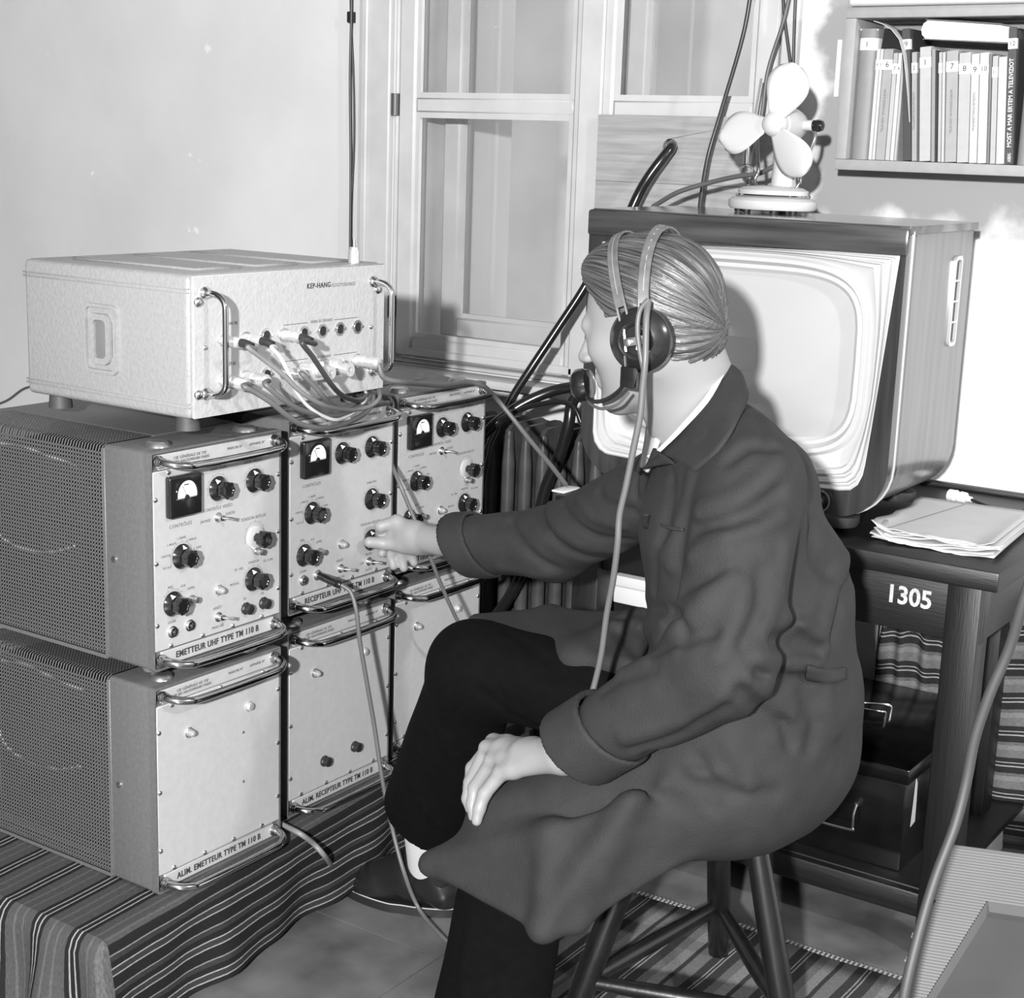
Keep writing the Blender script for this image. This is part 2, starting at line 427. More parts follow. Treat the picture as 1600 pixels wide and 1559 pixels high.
# profile across: from the far left, over the top to the right edge, then down the right side
def edge_x(y): return -1.787-.075*(y-1.57)
def cloth_pt(s, y):
    """s = distance measured from the right edge (negative on top)"""
    ex = edge_x(y)
    if s <= -.012: return (ex+s, y, zt)
    if s <= .012:
        a = (s+.012)/.024*PI/2; return (ex-.012+.0153*math.sin(a), y, zt-.0153+.0153*math.cos(a))
    d = s-.012
    wv = .012*math.sin(y*17+d*9)*d/.18+.005*math.sin(y*41+2)*d/.18
    return (ex+.004+wv+d*(.10-.12*(y-1.57)), y, zt-.0153-d*.995)
cl = thing('striped_cloth', 'dark handwoven cloth with light stripes draped over the low table under the equipment', 'cloth')
ys = [1.556+i*.02 for i in range(70)]
ss = [-1.1, -.8, -.5, -.3, -.15, -.06, -.03]+[-.012+.006*i for i in range(5)]+[.02+.012*i for i in range(14)]
grid_obj('top_and_side_drape', lambda s, y: cloth_pt(s, y), lambda s, y: (s+5+.006, y), ss, ys, CLOTH, cl)
# front drape
xs = [-2.9+i*.0125 for i in range(90)]; xs = [x for x in xs if x < -1.80]+[-1.797, -1.787]
def front_pt(x, d):
    q = d/.19
    if x > -1.79: return cloth_pt(.0+d*1.06, 1.556)
    return (x+.012*q*math.sin(x*38+d*14), 1.556-.006*min(1, d/.006)-.034*q*(.55+.45*math.sin(x*46+1.2))-.012*min(1, d/.02), zt-d)
grid_obj('front_drape', lambda x, d: front_pt(x, d), lambda x, d: (x+1.787+5+.006, 1.56-d), xs, [0, .004, .012, .03, .05, .075, .1, .125, .15, .175, .193], CLOTH, cl)

# ------------------------------------------------------------------ equipment units
cache = {}
def cm(key, fn):
    if key not in cache: cache[key] = fn()
    return cache[key]
def knob_meshes():
    sk = MB().lathe([(0, .0212), (.0015, .0212), (.006, .0175), (.0095, .0135)], 28, 'x').mesh('dial_skirt', BLACK, 35)
    cp = MB().lathe([(.008, .0095), (.012, .0095), (.0135, .0142), (.0245, .0142), (.026, .0125), (.0262, .0095), (.0248, .0085)], 48, 'x', lobes=7, lobe=.07).mesh('cap', BLACK, 35)
    pt = MB().raw([(.0035, -.0010, .0190), (.0035, .0010, .0190), (.0090, .0042, .0140), (.0090, -.0042, .0140), (.0042, -.0009, .0193), (.0042, .0009, .0193), (.0099, .0041, .0143), (.0099, -.0041, .0143)],
                  [(4, 5, 6, 7), (0, 1, 5, 4), (1, 2, 6, 5), (2, 3, 7, 6), (3, 0, 4, 7)]).mesh('pointer', mat('engraved_white', .55, .6), 0)
    return sk, cp, pt
KS, KC, KP = knob_meshes()
def ring_marks(r0, r1, n, a0, a1):
    mb = MB()
    for k in range(n):
        a = math.radians(a0+(a1-a0)*k/(n-1)); c, s = math.cos(a), math.sin(a)
        px, pz = -s*.0004, c*.0004
        mb.raw([(.0002, r0*c-px, r0*s-pz), (.0002, r1*c-px, r1*s-pz), (.0002, r1*c+px, r1*s+pz), (.0002, r0*c+px, r0*s+pz)], [(0, 1, 2, 3)])
    a = [math.radians(a0+(a1-a0)*k/30) for k in range(31)]
    mb.raw([(.0002, (r0-.001)*math.cos(t), (r0-.001)*math.sin(t)) for t in a]+[(.0002, (r0-.0005)*math.cos(t), (r0-.0005)*math.sin(t)) for t in a], [(i, i+1, 32+i, 31+i) for i in range(30)])
    return mb.mesh('scale_marks', INK, 0)
MARKS = ring_marks(.0250, .0275, 9, 200, -20)
MARKS2 = ring_marks(.0250, .0275, 5, 140, 40)
def add_knob(u, y, z, turn=0, marks=MARKS):
    k = link('knob', KS, u, (.0022, y, z))
    link('cap', KC, k); p = link('pointer', KP, k); p.rotation_euler = (turn, 0, 0)
    link('scale_marks', marks, u, (.0022, y, z))
    return k
def m_screw(): return MB().lathe([(0, .0042), (.0012, .0042), (.0028, .0026), (.0032, .001)], 12, 'x').mesh('screw', STEEL, 35)
def m_toggle():
    a = MB().lathe([(0, .0085), (.0012, .0085), (.0012, .0066), (.0035, .0066), (.0035, .0052), (.011, .0048), (.0115, .003)], 14, 'x').mesh('toggle_switch', STEEL, 35)
    b = MB().tube([(.010, 0, 0), (.019, .006, 0), (.027, .010, -.001)], lambda t: .0017+.0016*t, 8, 3).mesh('lever', STEEL, 60)
    return a, b
def m_lamp():
    a = MB().lathe([(0, .0092), (.0015, .0092), (.003, .0075), (.006, .0073)], 18, 'x').mesh('indicator_lamp', STEEL, 35)
    b = MB().lathe([(.005, .0065), (.009, .0062), (.013, .0042), (.0145, .001)], 16, 'x').mesh('lens', mat('lamp_lens', .25, .12, coat=.5), 60)
    return a, b
def m_jack():
    a = MB().lathe([(0, .010), (.002, .010), (.002, .0078), (.006, .0078), (.006, .0048), (.0, .0048)], 18, 'x').mesh('jack_socket', STEEL, 35)
    b = MB().lathe([(.0005, .0046), (.001, .0046)], 12, 'x').mesh('bore', BLACKM, 0)
    return a, b
def m_fuse(): return MB().lathe([(0, .0105), (.003, .0105), (.005, .0088), (.013, .0088), (.014, .0075), (.0145, .005)], 20, 'x', lobes=10, lobe=.05).mesh('fuse_holder', BLACKM, 35)
def m_button(): return MB().lathe([(0, .0065), (.004, .0065), (.004, .005), (.015, .0055), (.016, .004)], 14, 'x').mesh('push_button', BRASSY, 35)
SCREW = m_screw(); TOG = m_toggle(); LMP = m_lamp(); JCK = m_jack(); FUS = m_fuse(); BTN = m_button()
def handle_mesh(w):
    out = .044
    pts = [(0, 0, 0), (.014, 0, 0), (.030, .008, -.002), (out-.003, .025, -.004), (out, .045, -.005), (out, w/2, -.006), (out, w-.045, -.005), (out-.003, w-.025, -.004), (.030, w-.008, -.002), (.014, w, 0), (0, w, 0)]
    mb = MB().tube(pts, .0066, 14, 5)
    for y in (0, w): mb.lathe([(0, .0105), (.003, .0105), (.006, .0085), (.010, .0075)], 16, 'x', (0, y, 0))
    return mb.mesh('handle', CHROME, 50)
W_, H_, D_ = .302, .363, .50
def lattice_mesh():
    """perforated sheet round side, top edge and top: real holes between narrow webs"""
    mb = MB(); p = .0068; wb = .0031
    x0, x1 = -.47, -.112
    z0, z1 = .008, H_-.012
    n = int((x1-x0)/p)
    for i in range(n+1):                       # webs across x (vertical on the side, over the bend, along y on the top)
        x = x1-i*p
        prof = [(0, z0), (0, z1), (.0035, H_-.0035), (.012, H_), (.11, H_)]
        vs = []; fs = []
        for (yy, zz) in prof: vs += [(x-wb/2, yy, zz), (x+wb/2, yy, zz)]
        for k in range(len(prof)-1): fs.append((2*k, 2*k+1, 2*k+3, 2*k+2))
        mb.raw(vs, fs)
    zz = z0
    while zz < z1+.001:
        mb.raw([(x0, 0, zz-wb/2), (x1, 0, zz-wb/2), (x1, 0, zz+wb/2), (x0, 0, zz+wb/2)], [(0, 1, 2, 3)]); zz += p
    yy = .012
    while yy < .11:
        mb.raw([(x0, yy-wb/2, H_), (x1, yy-wb/2, H_), (x1, yy+wb/2, H_), (x0, yy+wb/2, H_)], [(0, 1, 2, 3)]); yy += p
    return mb.mesh('perforated_sheet', HOUSE, 0)
def housing_mesh():
    mb = MB()
    # front collar (solid, with rounded edges), back rim, top plate, bottom, far side
    mb.box(-.112, -.006, 0, W_, 0, H_, bev=.008, seg=3)
    mb.box(-D_, -.465, 0, W_, 0, H_, bev=.006)
    mb.box(-.47, -.11, .112, W_, H_-.003, H_)
    mb.box(-.47, -.11, .0, W_, 0, .009)
    mb.box(-.47, -.11, W_-.003, W_, .009, H_-.003)
    mb.box(-.1125, -.104, -.0015, .010, .004, H_-.006, bev=.001, seg=1)
    mb.box(-.062, -.061, -.0008, .01, .006, H_-.008)
    return mb.mesh('housing', HOUSE, 40)
def chassis_mesh():
    mb = MB(); mb.box(-.46, -.13, .05, W_-.03, .02, H_-.05); mb.box(-.44, -.36, .028, .05, .22, .29); mb.box(-.30, -.20, .03, .05, .09, .2)
    for k, (x, z) in enumerate(((-.40, .12), (-.34, .10), (-.24, .26), (-.18, .27))): mb.lathe([(0.02, .02), (.045, .02)], 12, 'y', (x, 0, z))
    return mb.mesh('inner_chassis', DARKIN, 30)
def wire_mesh():
    mb = MB(); mb.tube([(-.42, .014, .20), (-.40, .014, .165), (-.34, .012, .15), (-.26, .012, .155), (-.20, .014, .175)], .0022, 6, 5)
    mb.tube([(-.40, .014, .325), (-.33, .013, .33), (-.26, .013, .322), (-.19, .015, .315)], .0022, 6, 5)
    return mb.mesh('cable_loom', mat('pale_wire', .5, .4), 60)
def panel_mesh():
    mb = MB(); mb.box(-.006, .002, .0035, W_-.0035, .033, H_-.032, bev=.0012, seg=1); return mb.mesh('front_panel', PANEL, 40)
def bezel_mesh():
    mb = MB(); mb.frame(rrect(-.0005, W_+.0005, -.001, H_+.001, .006, 3), rrect(.003, W_-.003, .003, H_-.003, .003, 3), -.012, .0015, 'x')
    mb.box(-.010, -.004, .002, W_-.002, .002, H_-.002); return mb.mesh('front_frame', HOUSE, 40)
def strip_mesh(z0, z1): return lambda: MB().box(-.004, .0012, .018, W_-.018, z0, z1, bev=.0006, seg=1).mesh('name_strip', PANEL, 40)
def meter(u, y, z):
    o = rrect(-.036, .036, -.033, .036, .006, 4)
    m = link('meter', cm('meter', lambda: MB().box(0, .013, -.036, .036, -.033, .036, bev=.004, seg=3).mesh('meter', BLACK, 35)), u, (.002, y, z))
    def dial():
        poly = [(-.022, -.002)]+[(.022*math.cos(PI-a), .004+.023*math.sin(a)) for a in [PI*k/16 for k in range(17)]]+[(.022, -.002)]
        return MB().prism(poly, .0128, .0136, 'x').mesh('dial_face', WHITE, 0)
    d = link('dial_face', cm('dial', dial), m)
    def ndl():
        mb = MB(); mb.raw([(.0139, -.0005, 0), (.0139, .0005, 0), (.0139, -.0085, .0185), (.0139, -.0095, .018)], [(0, 1, 2, 3)])
        for k in range(7):
            a = math.radians(40+100*k/6); c, s = math.cos(a), math.sin(a)
            mb.raw([(.0139, .016*c-.0003*s, .003+.016*s), (.0139, .018*c-.0003*s, .003+.018*s), (.0139, .018*c+.0003*s, .003+.018*s), (.0139, .016*c+.0003*s, .003+.016*s)], [(0, 1, 2, 3)])
        mb.box(.0136, .0142, -.006, .004, .0195, .0212)
        mb.lathe([(.0136, .005), (.0150, .0045)], 12, 'x', (0, 0, -.001))
        return mb.mesh('needle_and_scale', BLACKM, 0)
    link('needle_and_scale', cm('ndl', ndl), m)
    link('lens_frame', cm('lf', lambda: MB().frame([(y_*1.10, .004+(z_-.004)*1.10) for y_, z_ in [(-.022, -.0005)]+[(.022*math.cos(PI-a), .004+.023*math.sin(a)) for a in [PI*k/16 for k in range(17)]]+[(.022, -.0005)]],
         [(-.022, -.0005)]+[(.022*math.cos(PI-a), .004+.023*math.sin(a)) for a in [PI*k/16 for k in range(17)]]+[(.022, -.0005)], .012, .0152, 'x').mesh('lens_frame', BLACK, 40)), m)
def txt(u, s, size, y, z, sx=.95, m=INK, bold=0, x=.0024):
    me = cm(('t', s, size, bold), lambda: _tm(s, size, m, sx, bold))
    return link('lettering', me, u, (x, y, z))
def _tm(s, size, m, sx, bold):
    me = text_mesh(s, size, space=1.1, bold=bold); me.materials.clear(); me.materials.append(m)
    me.transform(Matrix(((0, 0, 1, 0), (sx, 0, 0, 0), (0, 1, 0, 0), (0, 0, 0, 1)))); me.name = 'lettering'
    return me
def base_unit(label, name, loc, group, title, top_handle_dz=0):
    u = thing(name, label, 'equipment', loc, group=group)
    link('housing', cm('housing', housing_mesh), u)
    stuff(link('perforated_sheet', cm('lattice', lattice_mesh), u))
    link('inner_chassis', cm('chassis', chassis_mesh), u)
    link('cable_loom', cm('wire', wire_mesh), u)
    link('front_frame', cm('bezel', bezel_mesh), u)
    link('front_panel', cm('panel', panel_mesh), u)
    t = link('name_strip', cm('ps', strip_mesh(.006, .030)), u); link('name_strip', cm('pt', strip_mesh(H_-.030, H_-.006)), u)
    h = cm('handle', lambda: handle_mesh(.268))
    link('handle', h, u, (.001, .016, .0165)); link('handle', h, u, (.001, .016, H_-.0165))
    for y, z in ((.0075, .286), (.0075, .181), (.0075, .077), (.037, .037), (.109, .037), (.180, .037), (.252, .037), (.294, .285), (.294, .183), (.294, .080), (.037, .327), (.150, .327), (.255, .327)):
        link('screw', SCREW, u, (.0018, y, z))
    ft = cm('foot', lambda: MB().lathe([(0, .018), (-.004, .019), (-.022, .012), (-.0225, .006)], 18, 'z').mesh('foot', RUBBER, 35))
    for x, y in ((-.06, .05), (-.06, .25), (-.44, .05), (-.44, .25)): link('foot', ft, u, (x, y, 0))
    cupm = cm('cup', lambda: MB().lathe([(0, .021), (.007, .018), (.009, .015), (.009, .011)], 20, 'z').mesh('stacking_cup', BRASSY, 35))
    link('side_screw', cm('sidescrew', lambda: MB().lathe([(0, .006), (-.002, .0055), (-.003, .003)], 12, 'y').mesh('side_screw', STEEL, 35)), u, (-.087, 0, .175))
    txt(u, title, .0152, .146, .0182, .86, INKD, .0003)
    txt(u, 'C\u00b9\u00b9 G\u00c9N\u00c9RALE DE TSF\n79 B\u1d48 HAUSSMANN PARIS'.replace('\u1d48', 'D').replace('\u00b9\u00b9', 'IE'), .0068, .085, H_-.018, 1.0)
    txt(u, 'MARCHE N\u00b0        APPAREIL N\u00b0', .0062, .215, H_-.016, 1.0)
    return u, cupm
def upper_unit(kind, label, loc, title):
    u, cupm = base_unit(label, 'transmitter_unit' if kind == 'E' else 'receiver_unit', loc, 'grey rack units in three stacks', title)
    meter(u, .064, .285); txt(u, 'CONTR\u00d4LES', .0085, .062, .236)
    add_knob(u, .148, .283, .5); txt(u, 'GAIN SON', .0078, .148, .3175)
    add_knob(u, .235, .283, .3); txt(u, 'GAIN VIDEO', .0078, .232, .3175)
    add_knob(u, .064, .183, .05 if kind == 'E' else .55)
    for k, s in enumerate(('TX OUT', 'CRISTAL', 'I. MULTI', 'I. DRIVE', 'I. GRILLE', 'S. 220V', 'GAIN')):
        a = math.radians(205-38*k); txt(u, s, .0055, .064+.036*math.cos(a), .183+.031*math.sin(a))
    add_knob(u, .043, .107, .45, MARKS2); txt(u, 'MES.', .0062, .038, .136); txt(u, 'A.B.', .0062, .066, .133); txt(u, 'APPEL', .0062, .084, .125)
    link('push_button', BTN, u, (.002, .083, .107))
    def put(pair, name, y, z):
        a = link(name, pair[0], u, (.002, y, z)); link(pair[1].name.split('.')[0], pair[1], a)
    put(LMP, 'indicator_lamp', .148, .108)
    put(TOG, 'toggle_switch', .146, .061); txt(u, 'ARR\u00caT', .0068, .144, .077); txt(u, 'MARCHE', .0068, .144, .044)
    put(JCK, 'jack_socket', .040, .060); txt(u, 'LIGNE', .0062, .040, .077)
    if kind == 'E':
        put(TOG, 'toggle_switch', .147, .234); txt(u, 'CONTR\u00d4LE VID\u00c9O', .0078, .147, .250); txt(u, 'ENTR\u00c9E', .0066, .118, .232); txt(u, 'SORTIE', .0066, .176, .236)
        k = link('locking_knob', cm('lk', lambda: MB().lathe([(0, .021), (.003, .021), (.004, .019), (.0045, .0)], 28, 'x').mesh('locking_knob', mat('clear_plastic_disc', .42, .15, coat=.4), 35)), u, (.002, .236, .183))
        link('cap', cm('kc2', lambda: MB().lathe([(.004, .008), (.014, .008), (.016, .0142), (.027, .0142), (.029, .012), (.028, .009)], 48, 'x', lobes=7, lobe=.07).mesh('cap', BLACK, 35)), k)
        link('clamp_screw', BTN, k, (.002, .0, -.024)); link('scale_marks', MARKS, u, (.0022, .236, .186))
        txt(u, 'TENSION REFLEX', .0078, .232, .2185)
        add_knob(u, .232, .109, .35); txt(u, 'TENSION', .0062, .232, .140); txt(u, 'TX. VID.', .0062, .196, .134); txt(u, 'TX. SON', .0062, .268, .136); txt(u, 'MODUL.', .0062, .186, .110)
        put(JCK, 'jack_socket', .079, .062); txt(u, 'SON', .0068, .079, .080)
        link('fuse_holder', FUS, u, (.002, .212, .061)); link('fuse_holder', FUS, u, (.002, .256, .061)); txt(u, '5A', .0066, .210, .079); txt(u, '5A', .0066, .254, .079)
    else:
        add_knob(u, .236, .181, .2); txt(u, 'GAIN M.F.', .0068, .236, .214)
        add_knob(u, .236, .100, .3); txt(u, 'TENSION REFLEX', .0072, .232, .134)
        put(TOG, 'toggle_switch', .230, .058); txt(u, 'MANU', .0068, .230, .073); txt(u, 'AUTO', .0068, .230, .042); txt(u, 'CAF', .0068, .209, .058)
        a = link('jack_socket', JCK[0], u, (.002, .079, .062)); txt(u, 'SON', .0068, .079, .080)
    for x, y in ((-.035, .05), (-.035, .25)):
        link('stacking_cup', cupm, u, (x, y, H_))
    return u
def lower_unit(label, loc, title, fuses):
    u, cupm = base_unit(label, 'power_supply_unit', loc, 'grey rack units in three stacks', title)
    a = link('indicator_lamp', LMP[0], u, (.002, .075, .268)); link('lens', LMP[1], a)
    a = link('pilot_light', cm('pil0', lambda: MB().lathe([(0, .0092), (.0012, .0092), (.002, .0075), (.006, .007), (.008, .006), (.0085, .001)], 18, 'x').mesh('pilot_light', PALEMET, 40)), u, (.002, .219, .274))
    if fuses:
        link('fuse_holder', FUS, u, (.002, .193, .085)); link('fuse_holder', FUS, u, (.002, .103, .083))
    else:
        for z in (.229, .137): link('screw_hole', cm('hole', lambda: MB().lathe([(.0001, .0026), (.0006, .0026)], 10, 'x').mesh('screw_hole', mat('hole_dark', .08, .6), 0)), u, (.002, .206, z))
    for x, y in ((-.035, .05), (-.035, .25)): link('stacking_cup', cupm, u, (x, y, H_))
    return u
U1 = (-1.838, 1.712); U2 = (-1.878, 2.077); U3 = (-1.913, 2.435)
lower_unit('grey power unit with bare panel, bottom of the nearest stack', (U1[0], U1[1], .222-.02), 'ALIM. EMETTEUR TYPE TM 110 B', False)
lower_unit('grey power unit with two black fuse caps, bottom of the middle stack', (U2[0], U2[1], .222-.02), 'ALIM. RECEPTEUR TYPE TM 110 B', True)
lower_unit('grey power unit half hidden by the knee, bottom of the far stack', (U3[0], U3[1], .222-.02), 'ALIM. EMETTEUR TYPE TM 110 B', False)
upper_unit('E', 'nearest grey transmitter unit with meter and black knobs, upper box of the nearest stack', (U1[0], U1[1], .595), 'EMETTEUR UHF TYPE TM 110 B')
upper_unit('R', 'grey receiver unit whose knob the man turns, upper box of the middle stack', (U2[0], U2[1], .598), 'RECEPTEUR UHF TYPE TM 110 B')
upper_unit('E', 'far grey transmitter unit next to the radiator, upper box of the far stack', (U3[0], U3[1], .597), 'EMETTEUR UHF TYPE TM 110 B')

# ------------------------------------------------------------------ wide amplifier box on top
KX, KY, KZ = -1.82, 1.786, 1.003
KW, KH, KD = .487, .232, .40
kb = thing('picture_sound_splitter', 'wide pale metal box with round sockets and leads, on top of the stacks', 'equipment', (KX, KY, KZ))
mb = MB(); mb.box(-KD, -.004, 0, KW, 0, KH, bev=.010, seg=3)
for z in (.018, .024, KH-.030, KH-.024): mb.box(-KD-.001, -.006, -.0012, .004, z, z+.0025, bev=.0008, seg=1)
for y0, y1 in ((.06, .17), (.20, .31), (.34, .45)): mb.box(-KD+.05, -.05, y0, y1, KH-.002, KH+.004, bev=.003, seg=1)
mb.obj('housing', KEPSIDE, kb)
MB().box(-.004, .002, .004, KW-.002, .002, KH-.002, bev=.0012, seg=1).obj('front_panel', mat('pale_hammered_panel', .38, .42, noise=.05, nscale=80, bump=.5, bscale=160), kb)
# recessed finger grip on the near side
gx0, gx1, gz0, gz1 = -.245, -.165, .055, .170
def shift(poly, dx, dz): return [(a+dx, b+dz) for a, b in poly]
mb = MB()
mb.frame(rrect(gx0, gx1, gz0, gz1, .012), rrect(gx0+.006, gx1-.006, gz0+.006, gz1-.006, .009), -.0060, .001, 'y')
mb.frame(rrect(gx0+.016, gx1-.016, gz0+.016, gz1-.016, .012), rrect(gx0+.026, gx1-.024, gz0+.026, gz1-.026, .008), -.0085, .001, 'y')
mb.box(gx0+.016, gx1-.016, -.0012, .001, gz0+.016, gz1-.016, bev=.0005)
mb.obj('side_grip', KEPSIDE, kb)
MB().box(gx0+.027, gx1-.025, -.003, -.001, gz0+.027, gz1-.027, bev=.0005).obj('grip_recess', mat('recess_grey', .15, .6), kb)
def kep_handle(y, loc):
    L_ = .162
    pts = [(0, 0, 0), (.018, 0, 0), (.034, 0, -.004), (.044, 0, -.014), (.046, 0, -.03), (.046, 0, -L_/2), (.046, 0, -L_+.03), (.044, 0, -L_+.014), (.034, 0, -L_+.004), (.018, 0, -L_), (0, 0, -L_)]
    mb = MB().tube(pts, .0052, 12, 5)
    for z in (0, -L_): mb.lathe([(0, .010), (.004, .010), (.006, .008), (.010, .0065)], 16, 'x', (0, 0, z))
    return mb.obj('handle', CHROME, kb, loc)
kep_handle(0, (.002, .028, .203)); kep_handle(0, (.002, .449, .200))
sm = cm('kscrew', lambda: MB().lathe([(0, .008), (.003, .008), (.006, .0055), (.007, .002)], 16, 'x').mesh('mounting_screw', STEEL, 35))
for y, z in ((.013, .189), (.012, .041), (.463, .185), (.462, .042)): link('mounting_screw', sm, kb, (.002, y, z))
for y, z in ((.029, .115), (.446, .118)): link('screw', SCREW, kb, (.002, y, z))
sock = cm('sock', lambda: MB().lathe([(0, .0125), (.002, .0125), (.002, .0088), (.003, .0088), (.003, .0085), (.0005, .008)], 20, 'x').mesh('socket', STEEL, 35))
sockf = cm('sockf', lambda: MB().lathe([(.0022, .008), (.0026, .0079)], 16, 'x').mesh('socket_insert', BLACKM, 0))
ear = cm('ear', lambda: MB().lathe([(0, .003), (.003, .003)], 8, 'x', (0, -.013, 0)).lathe([(0, .003), (.003, .003)], 8, 'x', (0, .013, 0)).mesh('socket_ears', STEEL, 35))
for y, z in ((.073, .123), (.121, .122), (.170, .124), (.214, .121), (.264, .121), (.312, .121), (.359, .121), (.407, .121), (.073, .057), (.121, .058), (.171, .058), (.214, .058), (.262, .060), (.311, .059), (.360, .057), (.408, .060)):
    s = link('socket', sock, kb, (.002, y, z)); link('socket_insert', sockf, s); link('socket_ears', ear, s)
txt(kb, 'KEP-HANG', .0125, .303, .200, .95, INKD, .0002); txt(kb, 'ELOSZTODOBOZ', .0085, .369, .1985, .9, INK)
txt(kb, 'HANG KI ZAVARO', .0072, .311, .1385, .9); txt(kb, 'K\u00c9P KI ZAVARO', .0072, .311, .0755, .9)
txt(kb, 'HANG BE', .0072, .088, .150, .9); txt(kb, 'K\u00c9P BE', .0072, .088, .084, .9); txt(kb, 'BE', .007, .167, .083, .9)
mb = MB()
for a, b_, z in ((.214, .275, .1375), (.345, .408, .1375), (.214, .275, .0752), (.345, .408, .0752)): mb.box(.0015, .0024, a, b_, z, z+.0008)
mb.obj('printed_rule', INKD, kb)
rf = cm('rfoot', lambda: MB().lathe([(0, .0185), (-.024, .0205)], 22, 'z').mesh('foot', mat('brown_rubber_foot', .05, .6), 35))
for x, y in ((-.045, .035), (-.355, .035), (-.045, .45), (-.355, .45)): link('foot', rf, kb, (x, y, 0))
# antenna socket on the top rear
an = thing('coaxial_connector', 'small bright upright plug standing on the top edge of the wide box', 'connector', (-1.845, 2.215, KZ+KH))
MB().lathe([(0, .0105), (.022, .0105), (.023, .0085), (.028, .0085)], 18, 'z').obj('barrel', PALEMET, an)
MB().lathe([(.028, .003), (.042, .0022), (.043, .001)], 10, 'z').obj('pin', STEEL, an)
# ------------------------------------------------------------------ writing desk
DW = wood('dark_desk_wood_x', .004, .5, 'x', 1.5, .45, coat=.05, bump=.2); DWZ = wood('dark_desk_wood_z', .004, .5, 'z', 1.5, .45, coat=.05, bump=.2); DWY = wood('dark_desk_wood_y', .004, .5, 'y', 1.5, .45, coat=.05, bump=.2)
desk = thing('desk', 'dark worn wooden desk painted with the number 1305, carrying the television', 'desk', (-1.235, 2.68, 0))
DX0, DX1 = -.448, .465
MB().box(DX0, DX1, -.015, .655, .722, .758, bev=.004).obj('tabletop', DW, desk)
mb = MB(); mb.box(DX0, DX1, .630, .655, .757, .768, bev=.003); mb.obj('back_ledge', DW, desk)
MB().box(DX0+.02, DX1-.03, .012, .034, .615, .722, bev=.002).obj('front_apron', DW, desk)
MB().box(DX1-.055, DX1-.033, .03, .62, .615, .722, bev=.002).obj('side_apron', DWY, desk)
MB().box(DX0+.02, DX0+.04, .03, .62, .615, .722, bev=.002).obj('side_apron', DWY, desk)
MB().box(DX0+.02, DX1-.05, .60, .62, .615, .722, bev=.002).obj('back_apron', DW, desk)
for x0, y0 in ((.372, .0), (DX0+.04, .0), (.29, .43), (DX0+.01, .56)): MB().box(x0, x0+.062, y0, y0+.062, 0, .722, bev=.004).obj('leg', DWZ, desk)
MB().box(DX0+.03, .38, .012, .044, .07, .118, bev=.004).obj('front_rail', DW, desk)
MB().box(DX0+.03, .40, .03, .60, .105, .121, bev=.002).obj('shelf_board', DW, desk)
num = place_text('painted_number', '1305', .046, mat('white_brush_paint', .45, .7, noise=.2, nscale=120), desk, (.300, .0115, .678), (1, 0, -.0), (0, 0, 1), 1.0, .0012, sx=.95)
num['label'] = 'white hand-painted number 1305'
# black cases on the desk shelf
BK = mat('black_lacquer', .003, .18, spec=.35, noise=.3, nscale=25)
case = thing('equipment_case', 'glossy black lacquered case with a wire handle on the desk shelf', 'case', (-1.19, 2.75, .1215))
MB().box(-.27, .265, 0, .46, 0, .178, bev=.004).obj('body', BK, case)
MB().box(-.273, .268, -.003, .463, .176, .208, bev=.004).obj('lid', BK, case)
def wire_handle(parent, pts, loc):
    o = MB().tube(pts, .0028, 8, 5).obj('handle', STEEL, parent, loc)
    return o
wire_handle(case, [(0, 0, 0), (0, -.012, 0), (.004, -.02, -.02), (.004, -.02, -.045), (.016, -.02, -.052), (.12, -.02, -.052), (.128, -.02, -.045), (.128, -.02, -.02), (.13, -.012, 0), (.13, 0, 0)], (.045, -.001, .12))
mb = MB(); mb.lathe([(0, .009), (-.004, .008), (-.012, .005), (-.016, .004)], 12, 'y', (0, 0, 0)); mb.obj('hinge_stud', STEEL, case, (.175, 0, .12))
wire_handle(case, [(0, 0, 0), (0, 0, .016), (-.01, -.008, .022), (-.05, -.03, .022), (-.055, -.045, .022), (-.045, -.06, .022), (-.005, -.055, .022), (.005, -.045, .018), (.005, -.045, 0)], (.125, .27, .208))
tp = MB(); tp.raw([(0, 0, 0), (0, .022, .004), (0, .020, .05), (0, .017, .085), (0, .008, .098), (0, .005, .05), (.0008, 0, 0), (.0008, .022, .004), (.0008, .020, .05), (.0008, .017, .085), (.0008, .008, .098), (.0008, .005, .05)], [(0, 1, 2, 3, 4, 5), (6, 7, 8, 9, 10, 11), (0, 1, 7, 6), (1, 2, 8, 7), (2, 3, 9, 8), (3, 4, 10, 9), (4, 5, 11, 10), (5, 0, 6, 11)])
t = tp.obj('paper_label', mat('yellowed_paper', .42, .8), case, (.2655, .038, .08), 0); t['label'] = 'torn pale paper strip'
# small white box further left on a dark crate
cr = thing('wooden_crate', 'dark wooden crate standing on the desk shelf behind the seated man', 'crate', (-1.55, 2.80, .1215))
MB().box(-.06, .09, 0, .35, 0, .40, bev=.004).obj('body', DWZ, cr)
wb = thing('white_box', 'small white card box seen between the man\'s lap and the desk', 'box', (-1.53, 2.78, .522))
MB().box(-.07, .09, 0, .14, 0, .036, bev=.003).obj('base', mat('white_card', .62, .6), wb); MB().box(-.072, .092, -.002, .142, .037, .060, bev=.003).obj('lid', mat('white_card', .62, .6), wb)
